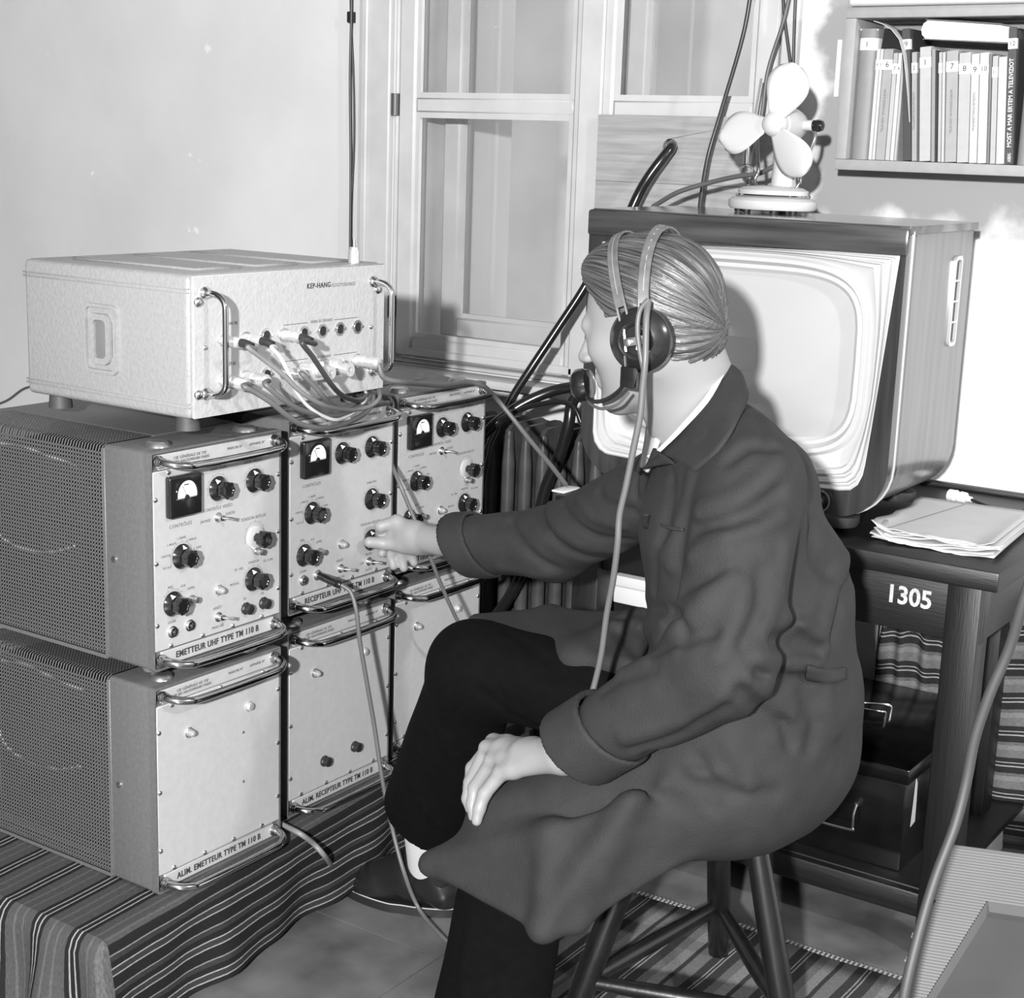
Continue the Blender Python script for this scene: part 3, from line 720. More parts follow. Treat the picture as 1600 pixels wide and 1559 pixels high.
# striped blankets behind
BLK = stripe_mat('striped_blanket', .10, .075, [(.10, .02), (.30, .26), (.34, .02), (.42, .26), (.45, .02), (.60, .12), (.85, .16)], .02)
def blanket(name, label, loc, w_, h_, lean=0, d=.05, group=None, folds=3):
    r = thing(name, label, 'blanket', loc)
    us = [i/24 for i in range(25)]; vs = [i/20 for i in range(21)]
    def f(u, v):
        bulge = .5*d*math.sin(PI*min(1, v*1.05))**.5 if v < .95 else 0
        return ((u-.5)*w_*(1-.06*v), -d*.5*math.sin(PI*v*.9)-.012*math.sin(u*folds*6.28+v*3), v*h_*(1-.10*abs(u-.35)*2))
    grid_obj('cloth', f, lambda u, v: (5+v*h_+.01*math.sin(u*5), u*w_), us, vs, BLK, r, .012)
    return r
blanket('folded_blanket', 'folded dark striped blanket standing behind the black case under the desk', (-1.095, 3.26, .10), .17, .40, d=.05)
blanket('hanging_blanket', 'dark striped blanket hanging by the wall right of the desk leg', (-.76, 3.25, .02), .34, .60, d=.08, folds=2)
# flat pale parcel under the desk at the rear
pc = thing('parcel', 'flat pale parcel with dark handwriting on the floor behind the desk leg', 'parcel', (-.93, 3.09, .0))
MB().box(-.07, .06, -.16, .16, 0, .085, bev=.006).obj('wrapped_body', mat('pale_wrapping_paper', .34, .8, noise=.1, nscale=20), pc)
for i, s in enumerate(('ELT\u00d6', 'BUD')): place_text('handwriting', s, .05, INKD, pc, (.0, -.07+.12*i, .0858), (.1, 1, 0), (-1, .1, 0))

# ------------------------------------------------------------------ television
TVW = wood('polished_walnut', .045, .45, 'x', .8, .22, coat=.5, bump=.02)
TVWZ = wood('polished_walnut_side', .12, .25, 'z', .5, .30, coat=.5, bump=.02)
TVD = wood('polished_walnut_front', .030, .4, 'z', .8, .25, coat=.5, bump=.02)
MASK = mat('cream_mask_plastic', .47, .35, coat=.3)
TY = 2.755
tv = thing('television', 'large wooden television set with cream mask standing on the desk', 'television', (-1.345, TY, .772))
tx0, tx1, tz0, tz1 = -.330, .331, .020, .560       # local
body = rrect(tx0, tx1, tz0, tz1, (.10, .10, .012, .012), 8)
mb = MB(); mb.prism([(x*.985, z*.992+.003) for x, z in body], .034, .36, 'y'); mb.obj('cabinet', TVWZ, tv, smooth=30)
MB().prism(rrect(tx0-.001, tx1+.001, -.0, .372, .004, 2), .548, .562, 'z').obj('top_board', wood('polished_walnut_top', .06, .4, 'x', .8, .14, coat=.8, bump=.02), tv, smooth=30)
# front frame: wood round the mask
op = [(-.302, .112), (-.297, .092), (-.285, .078), (-.270, .071), (-.262, .070), (-.2, .068), (-.1, .067), (0, .066), (.1, .067), (.2, .068), (.240, .070), (.262, .074), (.276, .086), (.284, .105), (.287, .125),
      (.294, .2), (.304, .32), (.314, .44), (.3195, .508), (.318, .511), (.2, .510), (.1, .508), (0, .506), (-.1, .503), (-.2, .501), (-.298, .498), (-.300, .495), (-.3005, .4), (-.301, .3), (-.302, .2)]
def outer_for(p):
    """where the ray from the centre through p meets the outer outline"""
    c = Vector((0, .29)); d = (Vector(p)-c).normalized(); best = None
    n = len(body)
    for i in range(n):
        a, b_ = Vector(body[i]), Vector(body[(i+1) % n]); e = b_-a
        den = d.x*e.y-d.y*e.x
        if abs(den) < 1e-9: continue
        q = a-c; t = (q.x*e.y-q.y*e.x)/den; s_ = (q.x*d.y-q.y*d.x)/den
        if t > 0 and -1e-6 <= s_ <= 1+1e-6: best = t if best is None else min(best, t)
    return (c+d*best)[:]
# densify opening so corners of the outline are kept
opd = []
for i in range(len(op)):
    a, b_ = op[i], op[(i+1) % len(op)]
    for k in range(4): opd.append((a[0]+(b_[0]-a[0])*k/4, a[1]+(b_[1]-a[1])*k/4))
MB().frame([outer_for(p) for p in opd], opd, -.012, .035, 'y').obj('front_frame', TVD, tv, smooth=25)
MB().box(tx0-.003, tx1+.003, -.017, .0, .509, .560, bev=.006).obj('top_band', TVW, tv)
mb = MB(); n = len(body)
mb.frame([(x*1.006, z*1.0+(.0005 if z > .3 else -.0015)) for x, z in body], [(x*.994, (z-.29)*.994+.29) for x, z in body], .014, .0195, 'y')
mb.obj('edge_beading', mat('pale_beading', .55, .35, .3), tv)
def inset(poly, t, cx=0, cz=.29):
    out = []
    m_ = len(poly)
    for i in range(m_):
        a, b_, c_ = Vector(poly[i-1]), Vector(poly[i]), Vector(poly[(i+1) % m_])
        d = (c_-a).normalized(); nrm = Vector((-d.y, d.x)); out.append((b_+nrm*t)[:])
    return out
# mask: stepped ridges, then a smooth moulding round the tube
def layer_mesh(layers, n_):
    mb = MB(); rings = [[mb._v((x, y, z)) for x, z in poly] for poly, y in layers]
    for a, b_ in zip(rings, rings[1:]):
        for i in range(n_): mb.bm.faces.new((a[i], a[(i+1) % n_], b_[(i+1) % n_], b_[i]))
    return mb
def lerp_poly(p, q, t): return [(a[0]+(b_[0]-a[0])*t, a[1]+(b_[1]-a[1])*t) for a, b_ in zip(p, q)]
def superround(cx, cz, hx, hz, ref, p=5.0, skew=0):
    out = []
    for x, z in ref:
        a = math.atan2((z-.29)/.22, x/.31); c, s = math.cos(a), math.sin(a)
        out.append((cx+hx*math.copysign(abs(c)**(2/p), c), cz+hz*math.copysign(abs(s)**(2/p), s)))
    return out
E1 = superround(.004, .306, .268, .188, opd, 4.2); E2 = superround(.004, .306, .250, .171, opd, 4.2); E3 = superround(.004, .305, .230, .154, opd, 4.6)
L = []
for t, y in ((0, -.011), (.04, -.013), (.10, -.012), (.14, -.004), (.18, -.004), (.22, -.012), (.32, -.012), (.36, -.003), (.40, -.003), (.44, -.011), (.56, -.010), (.60, -.001), (.66, .001), (.9, .004)): L.append((lerp_poly(opd, E1, t), y))
L += [(E1, .004), (lerp_poly(E1, E2, .35), -.004), (lerp_poly(E1, E2, .75), -.003), (E2, .008), (lerp_poly(E2, E3, .2), .016), (lerp_poly(E2, E3, .6), .014), (E3, .022)]
layer_mesh(L, len(opd)).obj('mask', MASK, tv, smooth=28)
mb = MB(); R_ = []
for k, q in enumerate((1.0, .85, .65, .4, .2)): R_.append(([(.004+(x-.004)*q, .305+(z-.305)*q) for x, z in E3], .022-.026*(1-q*q)))
m0 = layer_mesh(R_, len(opd)); m0.bm.faces.new([m0._v((x, R_[-1][1]-.0005, z)) for x, z in R_[-1][0]]); m0.obj('screen', mat('picture_tube_face', .38, .10, coat=.6), tv, smooth=60)
mb = MB().lathe([(-.010, .021), (-.016, .021), (-.018, .018), (-.018, .013), (-.034, .012), (-.036, .010)], 24, 'y', (0, 0, 0)); k = mb.obj('control_knob', BLACK, tv, (.205, 0, .046))
MB().frame(rrect(-.022, .022, -.022, .022, .0219, 6), rrect(-.0185, .0185, -.0185, .0185, .0184, 6), -.0185, -.0155, 'y').obj('knob_ring', STEEL, k)
ft = MB().lathe([(-.019, .034), (-.012, .038), (.001, .038), (.002, .032)], 24, 'z').mesh('foot', mat('dark_metal_foot', .08, .3, .6), 40)
for x, y in ((.235, .015), (-.235, .015), (.235, .31), (-.235, .31)): link('foot', ft, tv, (x, y, .0185))
# side grille
g = MB().frame(rrect(.258, .300, .325, .500, .012, 4), rrect(.266, .292, .333, .492, .008, 4), .324, .331, 'x')
go = g.obj('side_grille', mat('gilt_trim', .6, .3, .6), tv)
for z in (.372, .412, .452): MB().box(.325, .3305, .264, .294, z-.0022, z+.0022, bev=.001).obj('grille_bar', mat('gilt_trim', .6, .3, .6), go)
MB().box(.3240, .3262, .262, .296, .330, .495).obj('grille_cloth', mat('grille_cloth', .07, .8), go)

# ------------------------------------------------------------------ table fan
CREAM = mat('cream_plastic', .48, .35, coat=.2)
fan = thing('table_fan', 'small cream table fan with three broad blades standing on the television', 'fan', (-1.40, 3.0, 1.3345))
def oval(rx, ry, n=36): return [(rx*math.cos(2*PI*k/n), ry*math.sin(2*PI*k/n)) for k in range(n)]
mb = MB()
rings = [(oval(.088, .070), .007), (oval(.092, .074), .012), (oval(.092, .074), .024), (oval(.084, .066), .030), (oval(.076, .058), .031)]
def stack(mb, rings):
    rr = [[mb._v((x, y, z)) for x, y in p] for p, z in rings]; n_ = len(rr[0])
    for a, b_ in zip(rr, rr[1:]):
        for i in range(n_): mb.bm.faces.new((a[i], a[(i+1) % n_], b_[(i+1) % n_], b_[i]))
    mb.bm.faces.new(rr[0]); mb.bm.faces.new(rr[-1]); return mb
stack(mb, rings).obj('base', CREAM, fan)
stack(MB(), [(oval(.077, .059), .031), (oval(.079, .061), .034), (oval(.077, .059), .037)]).obj('chrome_band', CHROME, fan)
stack(MB(), [(oval(.073, .056), .037), (oval(.074, .057), .045), (oval(.062, .047), .051), (oval(.03, .03), .054)]).obj('base_top', CREAM, fan)
for x, y in ((-.06, -.03), (.06, -.03), (0, .05), (.03, -.055), (-.03, -.055)): MB().lathe([(0, .008), (.008, .009)], 12, 'z', (x, y, 0)).obj('foot', BLACKM, fan)
MB().tube([(.012, .02, .05), (.012, .02, .09), (.012, .02, .15)], lambda t: .026-.006*t, 18, 4).obj('pillar', CREAM, fan)
for sx in (-1, 1):
    MB().tube([(.005+sx*.042, .0, .048), (.005+sx*.050, .005, .065), (.005+sx*.046, .01, .085), (.005+sx*.062, .03, .14), (.005+sx*.064, .03, .17)], .0038, 10, 5).obj('bracket', CHROME, fan)
hx, hz = .012, .175
mot = MB().lathe([(-.030, .018), (-.026, .028), (0, .033), (.035, .034), (.06, .028), (.072, .016)], 28, 'y', (hx, 0, hz)).obj('motor_housing', CREAM, fan)
MB().lathe([(0, .011), (.012, .0125), (.020, .0095), (.023, .004)], 18, 'x').obj('adjusting_knob', BLACK, fan, (hx+.052, .03, hz)); MB().lathe([(.028, .010), (.053, .011)], 14, 'x', (0, 0, 0)).obj('knob_collar', CREAM, fan, (hx, .03, hz))
hub = MB().lathe([(-.062, .004), (-.060, .014), (-.053, .022), (-.040, .026), (-.031, .026)], 28, 'y', (0, 0, 0)).obj('hub', CREAM, fan, (hx, 0, hz))
for ang in (68, 190, 303):
    a = math.radians(ang); vv, ff = [], []
    nr, nw = 14, 9; ax = Vector((math.cos(a), 0, math.sin(a))); tw = Vector((-math.sin(a), 0, math.cos(a)))
    for i in range(nr):
        t = i/(nr-1); r = .018+.104*t
        wd = .098*math.sin(PI*min(.97, max(.0, .10+.87*t**1.25)))**.55*(.62+.38*t)+.0005
        for j in range(nw):
            s_ = (j/(nw-1)-.5); rr = r-.010*abs(s_)**2*t*2
            p = ax*rr+tw*(s_*wd+.008*t)+Vector((0, -1, 0))*(s_*wd*.30*(1-.35*t)+.004-.010*(s_*s_)*4*t+.045)
            vv.append(p)
    for i in range(nr-1):
        for j in range(nw-1): ff.append((i*nw+j, i*nw+j+1, (i+1)*nw+j+1, (i+1)*nw+j))
    me = bpy.data.meshes.new('blade'); me.from_pydata([v[:] for v in vv], [], ff); me.materials.append(CREAM)
    for p in me.polygons: p.use_smooth = True
    o = link('blade', me, fan, (hx, 0, hz)); md = o.modifiers.new('t', 'SOLIDIFY'); md.thickness = .0018; md.offset = 0

# ------------------------------------------------------------------ wall shelf with books
SHM = mat('pale_grey_painted_wood', .30, .6, noise=.06, nscale=40, bump=.1, bscale=80)
SX, SY, SZ = -1.353, 3.19, 1.424
sh = thing('wall_shelf', 'pale grey open box shelf fixed to the wall, filled with books', 'shelf', (SX, SY, SZ))
MB().box(0, .62, 0, WY-SY, 0, .022, bev=.002).obj('bottom_board', SHM, sh)
MB().box(0, .62, 0, WY-SY, .305, .327, bev=.002).obj('top_board', SHM, sh)
MB().box(0, .024, 0, WY-SY, .022, .305, bev=.002).obj('side_board', SHM, sh)
MB().box(.596, .62, 0, WY-SY, .022, .305, bev=.002).obj('side_board', SHM, sh)
MB().box(.024, .596, WY-SY-.006, WY-SY, .022, .305).obj('back_panel', mat('shelf_back', .22, .7), sh)
tb = thing('flat_box', 'pale flat box lying on top of the wall shelf', 'box', (-1.0, 3.26, SZ+.3275))
MB().box(-.345, .28, -.085, .08, 0, .05, bev=.008, seg=3).obj('lid', mat('pale_card', .55, .6), tb)
sp = thing('paper_slip', 'narrow white paper slip pinned to the wall left of the shelf', 'paper', (-1.428, WY-.004, 1.64))
MB().box(-.004, .006, -.002, .003, -.062, .058).obj('sheet', mat('white_paper', .75, .7), sp)
bz = SZ+.0225
K_ = .000287   # metres per unit of the spine measurements
BOOKS = [  # left, right, height, grey, tilt, number, description
 (0, 143, .262, .26, 0, '1', 'thick grey rounded binder with white label 1, leftmost on the wall shelf'),
 (147, 173, .222, .62, 0, '4', 'thin white booklet numbered 4 beside the thick grey binder'),
 (174, 198, .222, .55, 0, '5', 'thin pale booklet numbered 5, third on the wall shelf'),
 (200, 272, .222, .36, 0, '6', 'mid-grey book numbered 6 with printed spine'),
 (274, 308, .214, .48, 0, '7', 'slim pale booklet numbered 7'),
 (310, 338, .214, .66, 0, '8', 'slim white booklet numbered 8, left of the gap before the dark leaning book'),
 (340, 360, .212, .45, 0, '', 'thinnest pale booklet just left of the dark leaning book'),
 (412, 472, .262, .055, .10, '9', 'tall dark leaning book with paper label, left of the folded leaf'),
 (474, 512, .216, .36, .09, '2', 'slim grey leaning book numbered 2 right of the tall dark one'),
 (530, 612, .226, .48, .085, '1', 'pale leaning book with bold numeral 1'),
 (616, 644, .222, .30, .085, '', 'slim grey leaning booklet beside the bold numeral 1'),
 (645, 662, .220, .03, .085, '', 'very thin black leaning booklet'),
 (664, 688, .216, .45, .08, '5', 'slim pale leaning booklet numbered 5'),
 (690, 712, .216, .52, .08, '6', 'slim pale leaning booklet numbered 6, before the 7'),
 (716, 800, .218, .38, .075, '7', 'pale grey leaning book numbered 7 with printed spine'),
 (803, 886, .214, .47, .07, '8', 'pale book numbered 8, leaning just right of the darker 7'),
 (889, 946, .212, .58, .07, '9', 'white book numbered 9, leaning between the 8 and the 10'),
 (949, 1012, .214, .62, .07, '10', 'bright white book numbered 10, leaning right of the 9'),
 (1016, 1034, .212, .20, .07, '', 'thin grey leaning booklet right of number 10'),
 (1037, 1076, .208, .46, .07, '11', 'pale book with small label 11, leaning left of the plain white one'),
 (1080, 1138, .206, .62, .07, '', 'plain white leaning book left of the dark lettered spine'),
 (1142, 1200, .262, .07, .07, '12', 'dark book with white letters up its spine, numbered 12'),
 (1214, 1330, .250, .26, 0, '12', 'thick grey binder with white label at the right end of the shelf'),
]
LBL = mat('label_paper', .68, .7)
for (l, r_, h, v, tl, num_, lab) in BOOKS:
    wd = (r_-l)*K_-.0006; x = SX+.0265+(l+r_)/2*K_
    dd = .115 if wd < .03 else .125
    b_ = thing('book', lab+', wall shelf' if 'wall shelf' not in lab and len(lab.split()) < 12 else lab, 'book', (x, SY+.012, bz+abs(math.sin(tl))*wd/2), 0, 'books in the wall shelf')
    b_.rotation_euler = (0, -tl, 0)
    m = mat('book_cover_%d' % int(v*1000), v*.8, .6, noise=.05, nscale=50)
    mb = MB()
    if wd > .03:   # rounded spine
        prof = [(-wd/2, dd), (-wd/2, .012)]+[(-wd/2+wd*(.5-.5*math.cos(PI*k/8)), .012-.012*math.sin(PI*k/8)) for k in range(1, 8)]+[(wd/2, .012), (wd/2, dd)]
        mb.prism(prof, 0, h, 'z')
    else: mb.box(-wd/2, wd/2, 0, dd, 0, h, bev=.0008, seg=1)
    mb.obj('cover', m, b_)
    MB().box(-wd/2+.0012, wd/2-.0012, .006, dd+.001, h-.003, h+.0006).obj('pages', mat('page_edges', .62, .8), b_, smooth=0)
    if num_ and wd > .006:
        zz = h-.030
        if wd > .03:
            prof = [(-wd/2-.0003, .03), (-wd/2-.0003, .012)]+[(-wd/2+wd*(.5-.5*math.cos(PI*k/8)), .0117-.0122*math.sin(PI*k/8)) for k in range(1, 8)]+[(wd/2+.0003, .012), (wd/2+.0003, .03)]
            MB().prism(prof, zz-.012, zz+.012, 'z').obj('label', LBL, b_)
        else: MB().box(-wd/2-.0002, wd/2+.0002, -.0005, .01, zz-.011, zz+.009).obj('label', LBL, b_, smooth=0)
        place_text('number', num_, min(.016, wd*1.15) if len(num_) < 2 else min(.013, wd*.8), INKD, b_, (0, -.0012 if wd < .03 else -.0009, zz-.001), (1, 0, 0), (0, 0, 1))
    if lab.startswith('dark book'):
        place_text('spine_title', 'MOST A MAR ERTEM A TELEVIZIOT', .0118, mat('white_ink', .7, .6), b_, (0, -.0008, .118), (0, 0, 1), (-1, 0, 0), 1.0, .0001, sx=.92)
        place_text('spine_author', 'AISBERG', .009, mat('white_ink', .7, .6), b_, (.001, -.0008, .013), (0, 0, 1), (-1, 0, 0), 1.0, sx=.5)
    elif v in (.36, .38) and wd > .012:
        place_text('spine_title', 'TELEVIZIO VEVOKESZULEKEK', .0065, INK, b_, (0, -.0008, .10), (0, 0, 1), (-1, 0, 0), 1.0)
    elif num_ == '9' and v > .3 or num_ == '2':
        place_text('spine_title', 'TRANZISZTOROS ERTESITO', .006, INK, b_, (0, -.0008, .10), (0, 0, 1), (-1, 0, 0), 1.0)
# book lying on the row
hb = thing('book', 'thick white-paged book lying flat on top of the leaning row', 'book', (SX+.255, SY+.018, bz+.236), 0)
hb.rotation_euler = (0, .06, 0)
mb = MB(); mb.prism([(-.088, .001), (-.096, .008), (-.099, .018), (-.096, .030), (-.088, .036), (-.02, .0355), (.060, .034), (.088, .030), (.093, .016), (.088, .003)], 0, .10, 'y'); mb.obj('pages', mat('page_edges_white', .78, .7), hb, smooth=30)
mb = MB(); mb.prism([(-.090, .036), (-.020, .0365), (.062, .035), (.100, .029), (.100, .031), (.062, .0372), (-.02, .0388), (-.092, .0385)], -.003, .104, 'y'); mb.prism([(-.092, -.001), (.098, .0), (.098, .002), (-.092, .001)], -.003, .104, 'y')
mb.obj('cover', mat('book_cover_grey', .12, .6), hb)
bx = thing('black_box', 'small dark box lying on the thin booklets at the left of the shelf', 'box', (SX+.0265+.072, SY+.02, bz+.2235))
MB().prism([(-.024, 0), (.026, 0), (.026, .034), (-.020, .040)], 0, .08, 'y').obj('body', mat('black_card', .012, .35), bx)
lf = thing('folded_leaf', 'pale folded paper leaf bent over the leaning books at the top left of the shelf', 'paper', (SX, SY, SZ))
mb = MB(); sweep_strip(mb, [(.066, .02, .298), (.085, .02, .292), (.105, .02, .281), (.122, .02, .262), (.132, .02, .235), (.139, .02, .20), (.146, .02, .15), (.152, .02, .10)], Vector((0, 1, 0)), [.06, .06, .06, .055, .05, .045, .03, .02], .0012)
mb.obj('sheet', mat('leaf_paper', .45, .7), lf)

# ------------------------------------------------------------------ things on the desk
pp = thing('paper_stack', 'pile of curled white papers on the right end of the desk', 'papers', (-.935, 2.93, .7585))
PAP = mat('paper_sheet', .48, .8, noise=.04, nscale=20)
for k in range(9):
    rz = random.uniform(-.05, .05)+.12; ox, oy = random.uniform(-.008, .008), random.uniform(-.01, .01)
    c_, s_ = math.cos(rz), math.sin(rz)
    def f(u, v, k=k, c_=c_, s_=s_, ox=ox, oy=oy):
        x, y = (u-.5)*.225, (v-.5)*.36*(1-.0*u)
        z = .002+.0022*k+.0045*math.sin(u*5+k*.9)*(1-v)**3+.020*max(0, .10-u)*(1.5 if k > 3 else .6)*8*max(0, .6-v)+.02*max(0, .06-v)*(k*.3)+.008*max(0, u-.85)*k*(1-v)
        y += .006*math.sin(u*21+k*2)*(1-v)**6; x += .004*math.sin(v*17+k)*(1-u)**4
        return (x*c_-y*s_+ox, x*s_+y*c_+oy, z)
    grid_obj('sheet', f, lambda u, v: (u, v), [i/16 for i in range(17)], [i/16 for i in range(17)], PAP, pp, .0012)
mb = MB()
for a_, b_ in (((-.075, -.17), (-.035, .15)),): mb.tube([(a_[0], a_[1], .0245), (b_[0]*.5+a_[0]*.5, 0, .0226), (b_[0], b_[1], .0224)], .0006, 5, 4)
mb.obj('ruled_line', INK, pp)
sp2 = thing('loose_paper', 'small white paper lying under the right side of the television', 'paper', (-1.045, 2.99, .7585))
MB().box(-.03, .022, -.11, .10, 0, .0015).obj('sheet', PAP, sp2)
pl = thing('coaxial_plug', 'white screw-on cable plug lying on the desk behind the papers', 'plug', (-1.015, 3.17, .773)); pl.rotation_euler = (0, 0, -.25)
MB().lathe([(-.022, .013), (-.006, .0135), (-.005, .011), (.004, .0105), (.005, .013), (.016, .0125), (.017, .007), (.03, .006)], 16, 'x').obj('barrel', mat('white_plastic', .7, .3), pl)
MB().tube([(.03, 0, 0), (.08, -.005, -.006), (.14, -.008, -.01), (.22, 0, -.01)], .0032, 8, 5).obj('lead', BLACKM, pl)
bp_ = thing('black_plug', 'small black plug lying at the rear right of the desk', 'plug', (-.86, 3.16, .7585)); bp_.rotation_euler = (0, 0, .3)
mb = MB(); mb.prism([(-.028, 0), (.028, 0), (.024, .012), (.006, .024), (-.004, .024), (-.022, .008)], -.012, .012, 'y'); mb.obj('body', BLACKM, bp_)
cd = thing('white_card', 'white card lying on the left front corner of the desk', 'paper', (-1.67, 2.70, .7585)); MB().box(-.035, -.005, -.012, .05, 0, .004, bev=.001).obj('sheet', mat('white_card', .62, .6), cd)
bar = thing('black_rod', 'short black rod lying on the left end of the desk', 'rod', (-1.60, 2.73, .7585+.006)); MB().box(-.05, .07, -.008, .008, -.006, .010, bev=.003).obj('bar', BLACKM, bar)

# ------------------------------------------------------------------ rug
RUG = stripe_mat('striped_rug', .13, .115, [(.0, .13), (.22, .035), (.36, .22), (.385, .035), (.42, .22), (.445, .035), (.60, .11), (.75, .17), (.92, .035)], .03)
rug = thing('rug', 'dark striped woven rug with a bound edge under the stool', 'rug', (0, 0, 0))
def rp(u, v): return (-1.46+u*1.10, 2.552+.008*math.sin(u*9)+.085*u*u*.6-v*1.15, .006+.0012*math.sin(u*40+v*3))
grid_obj('weave', rp, lambda u, v: (5+u*1.10, -v*1.15), [i/60 for i in range(61)], [i/20 for i in range(21)], RUG, rug, .005)
mb = MB(); pts = [(-1.46+u*1.10, 2.558+.008*math.sin(u*9)+.085*u*u*.6, .006) for u in [i/120 for i in range(121)]]
mb.tube(pts, .0045, 8, 1); mb.obj('bound_edge', mat('rug_binding', .05, .9), rug)
mb = MB()
for i in range(0, 120):
    p, q = Vector(pts[i]), Vector(pts[i+1]); mb.box(p.x+.001, p.x+.0045, p.y-.0062, p.y+.0058, .0105, .0122)
stuff(mb.obj('stitches', mat('stitch_thread', .30, .8), rug, smooth=0))

# ------------------------------------------------------------------ cardboard crate, near right
CB = mat('corrugated_cardboard', .10, .85, noise=.06, nscale=12)
A = at(1478, 1322, 'y', 1.60); B = at(1398, 1575, 'y', 1.42); C = at(1700, 1352, 'y', 1.62)
ex = (C-A).normalized(); ez = (A-B).normalized(); ez = (ez-ex*ex.dot(ez)).normalized(); en = ez.cross(ex)
ct = thing('cardboard_sheet', 'torn corrugated cardboard carton standing at the lower right beside the desk', 'carton', (0, 0, 0))
ct.matrix_world = Matrix(((ex.x, en.x, ez.x, B.x), (ex.y, en.y, ez.y, B.y), (ex.z, en.z, ez.z, B.z), (0, 0, 0, 1)))
hh = (A-B).dot(ez); w0 = (A-B).dot(ex)
nrow = 56; mb = MB(); rnd = random.Random(3)
edge = []
for i in range(nrow+1):
    t = i/nrow; edge.append(w0*t+.004*math.sin(t*13)+.003*math.sin(t*41)+rnd.uniform(-.001, .001))
rx, rz_ = .068, hh-.062            # recess corner
down = -.62
def ribrow(z0, z1, xa, xb):
    mb.raw([(xa[0], 0, z0), (xb, 0, z0), (xb, -.0007, (z0+z1)/2), (xa[0], -.0007, (z0+z1)/2), (xb, 0, z1), (xa[1], 0, z1)], [(0, 1, 2, 3), (3, 2, 4, 5)])
for i in range(nrow):
    z0, z1 = hh*i/nrow, hh*(i+1)/nrow
    xr = (rx-.045*(1-z0/rz_)) if z1 < rz_ else .42
    ribrow(z0, z1, (edge[i], edge[i+1]), xr)
mb.raw([(0, 0, 0), (rx-.045, 0, 0), (rx-.045, 0, down), (-.06, 0, down)], [(0, 1, 2, 3)])
stuff(mb.obj('ribbed_face', CB, ct, smooth=0))
MB().box(w0, .42, 0, .008, hh-.002, hh+.004, bev=.001).obj('top_edge', CB, ct)
mb = MB(); mb.raw([(rx, .0, rz_), (.42, .0, rz_), (.42, .02, rz_), (rx, .02, rz_)], [(0, 1, 2, 3)]); mb.raw([(rx-.045, .0, down), (rx-.045, 0, 0), (rx, .0, rz_), (rx, .02, rz_), (rx-.045, .02, 0), (rx-.045, .02, down)], [(0, 1, 4, 5), (1, 2, 3, 4)])
mb.obj('opening_edge', CB, ct, smooth=0)
MB().box(rx-.06, .42, .02, .026, down, rz_+.01).obj('inner_panel', mat('grey_board', .035, .7, noise=.2, nscale=8), ct)
MB().prism([(.42, down), (.42, hh-.006), (w0+.012, hh-.006), (.012, 0), (-.045, down)], .028, .20, 'y').obj('carton_body', CB, ct)

# ------------------------------------------------------------------ stool
SW = mat('dark_painted_stool_wood', .006, .35, noise=.4, nscale=14, stretch=(3, 3, 1), coat=.2, bump=.15, bscale=40)
scx, scy, sz_ = -1.05, 2.165, .475
st = thing('stool', 'round dark wooden three-legged stool on the rug under the man', 'stool', (scx, scy, 0))
MB().lathe([(sz_-.030, .160), (sz_-.027, .172), (sz_-.012, .178), (sz_-.003, .173), (sz_, .160), (sz_-.002, .10), (sz_-.004, .01)], 48, 'z').obj('seat', SW, st)
feet = [(-.098, .284), (.21, -.045), (-.16, -.17)]
def legp(i, z): fx, fy = feet[i]; t = z/.45; return Vector((fx*(1-.62*t), fy*(1-.62*t), z))
for i in range(3): MB().tube([legp(i, .0095), legp(i, .15), legp(i, .30), legp(i, sz_-.028)], lambda t: .0185+.004*math.sin(PI*t)-.003*t, 16, 4).obj('leg', SW, st)
for i, j, z in ((0, 2, .13), (0, 1, .13), (2, 1, .13)):
    MB().tube([legp(i, z), (legp(i, z)+legp(j, z))/2, legp(j, z)], lambda t: .0105+.004*math.sin(PI*t), 12, 5).obj('stretcher', SW, st)
# ------------------------------------------------------------------ cables
def cable(name, label, pts, r, m, group=None, cat='cable', seg=10, smooth=6):
    """pts: world points or (px, py, axis, value)"""
    P = [at(*p) if len(p) == 4 else Vector(p) for p in pts]
    o = MB().tube(P, r, seg, smooth).obj(name, m)
    return tag(o, label, cat, group)
BC = mat('black_cable_rubber', .012, .22, coat=.3); GC = mat('grey_cable', .10, .45); LC = mat('pale_grey_cable', .18, .45); WC = mat('white_cable', .6, .4); DC = mat('dark_grey_cable', .035, .35)
def K(x, y, X): return at(290+x/4.848, 400+y/4.848, 'x', X)
# plugs on the wide box + their leads
def plug(y, z, label, r=.0095, ln=.05, m=PALEMET):
    t = thing('cable_plug', label, 'plug', (KX+.004, KY+y, KZ+z))
    MB().lathe([(0, r), (ln*.35, r), (ln*.37, r*.86), (ln*.6, r*.86), (ln*.62, r*1.02), (ln*.92, r*.95), (ln, r*.6)], 18, 'x').obj('barrel', m, t)
    return t
def boot(t, ln, r=.0070, l2=.022): MB().tube([(ln, 0, 0), (ln+l2*.5, .001, -.001), (ln+l2, .003, -.005)], r, 12, 5).obj('rubber_boot', mat('dark_rubber_boot', .02, .5), t)
t = plug(.073, .123, 'silver cable plug in the upper left socket of the wide box', ln=.034); boot(t, .034)
t = plug(.121, .122, 'silver cable plug in the second upper socket of the wide box', ln=.034); boot(t, .034)
t = plug(.214, .121, 'silver plug of the dark lead in the upper middle socket of the wide box', ln=.036); boot(t, .036, .0065, .022)
plug(.073, .057, 'pale plug in the lower left socket of the wide box', .011, .05)
plug(.121, .058, 'pale plug in the second lower socket of the wide box', .011, .05)
plug(.214, .058, 'pale plug in the lower middle socket beside the joined adapters', .0105, .045)
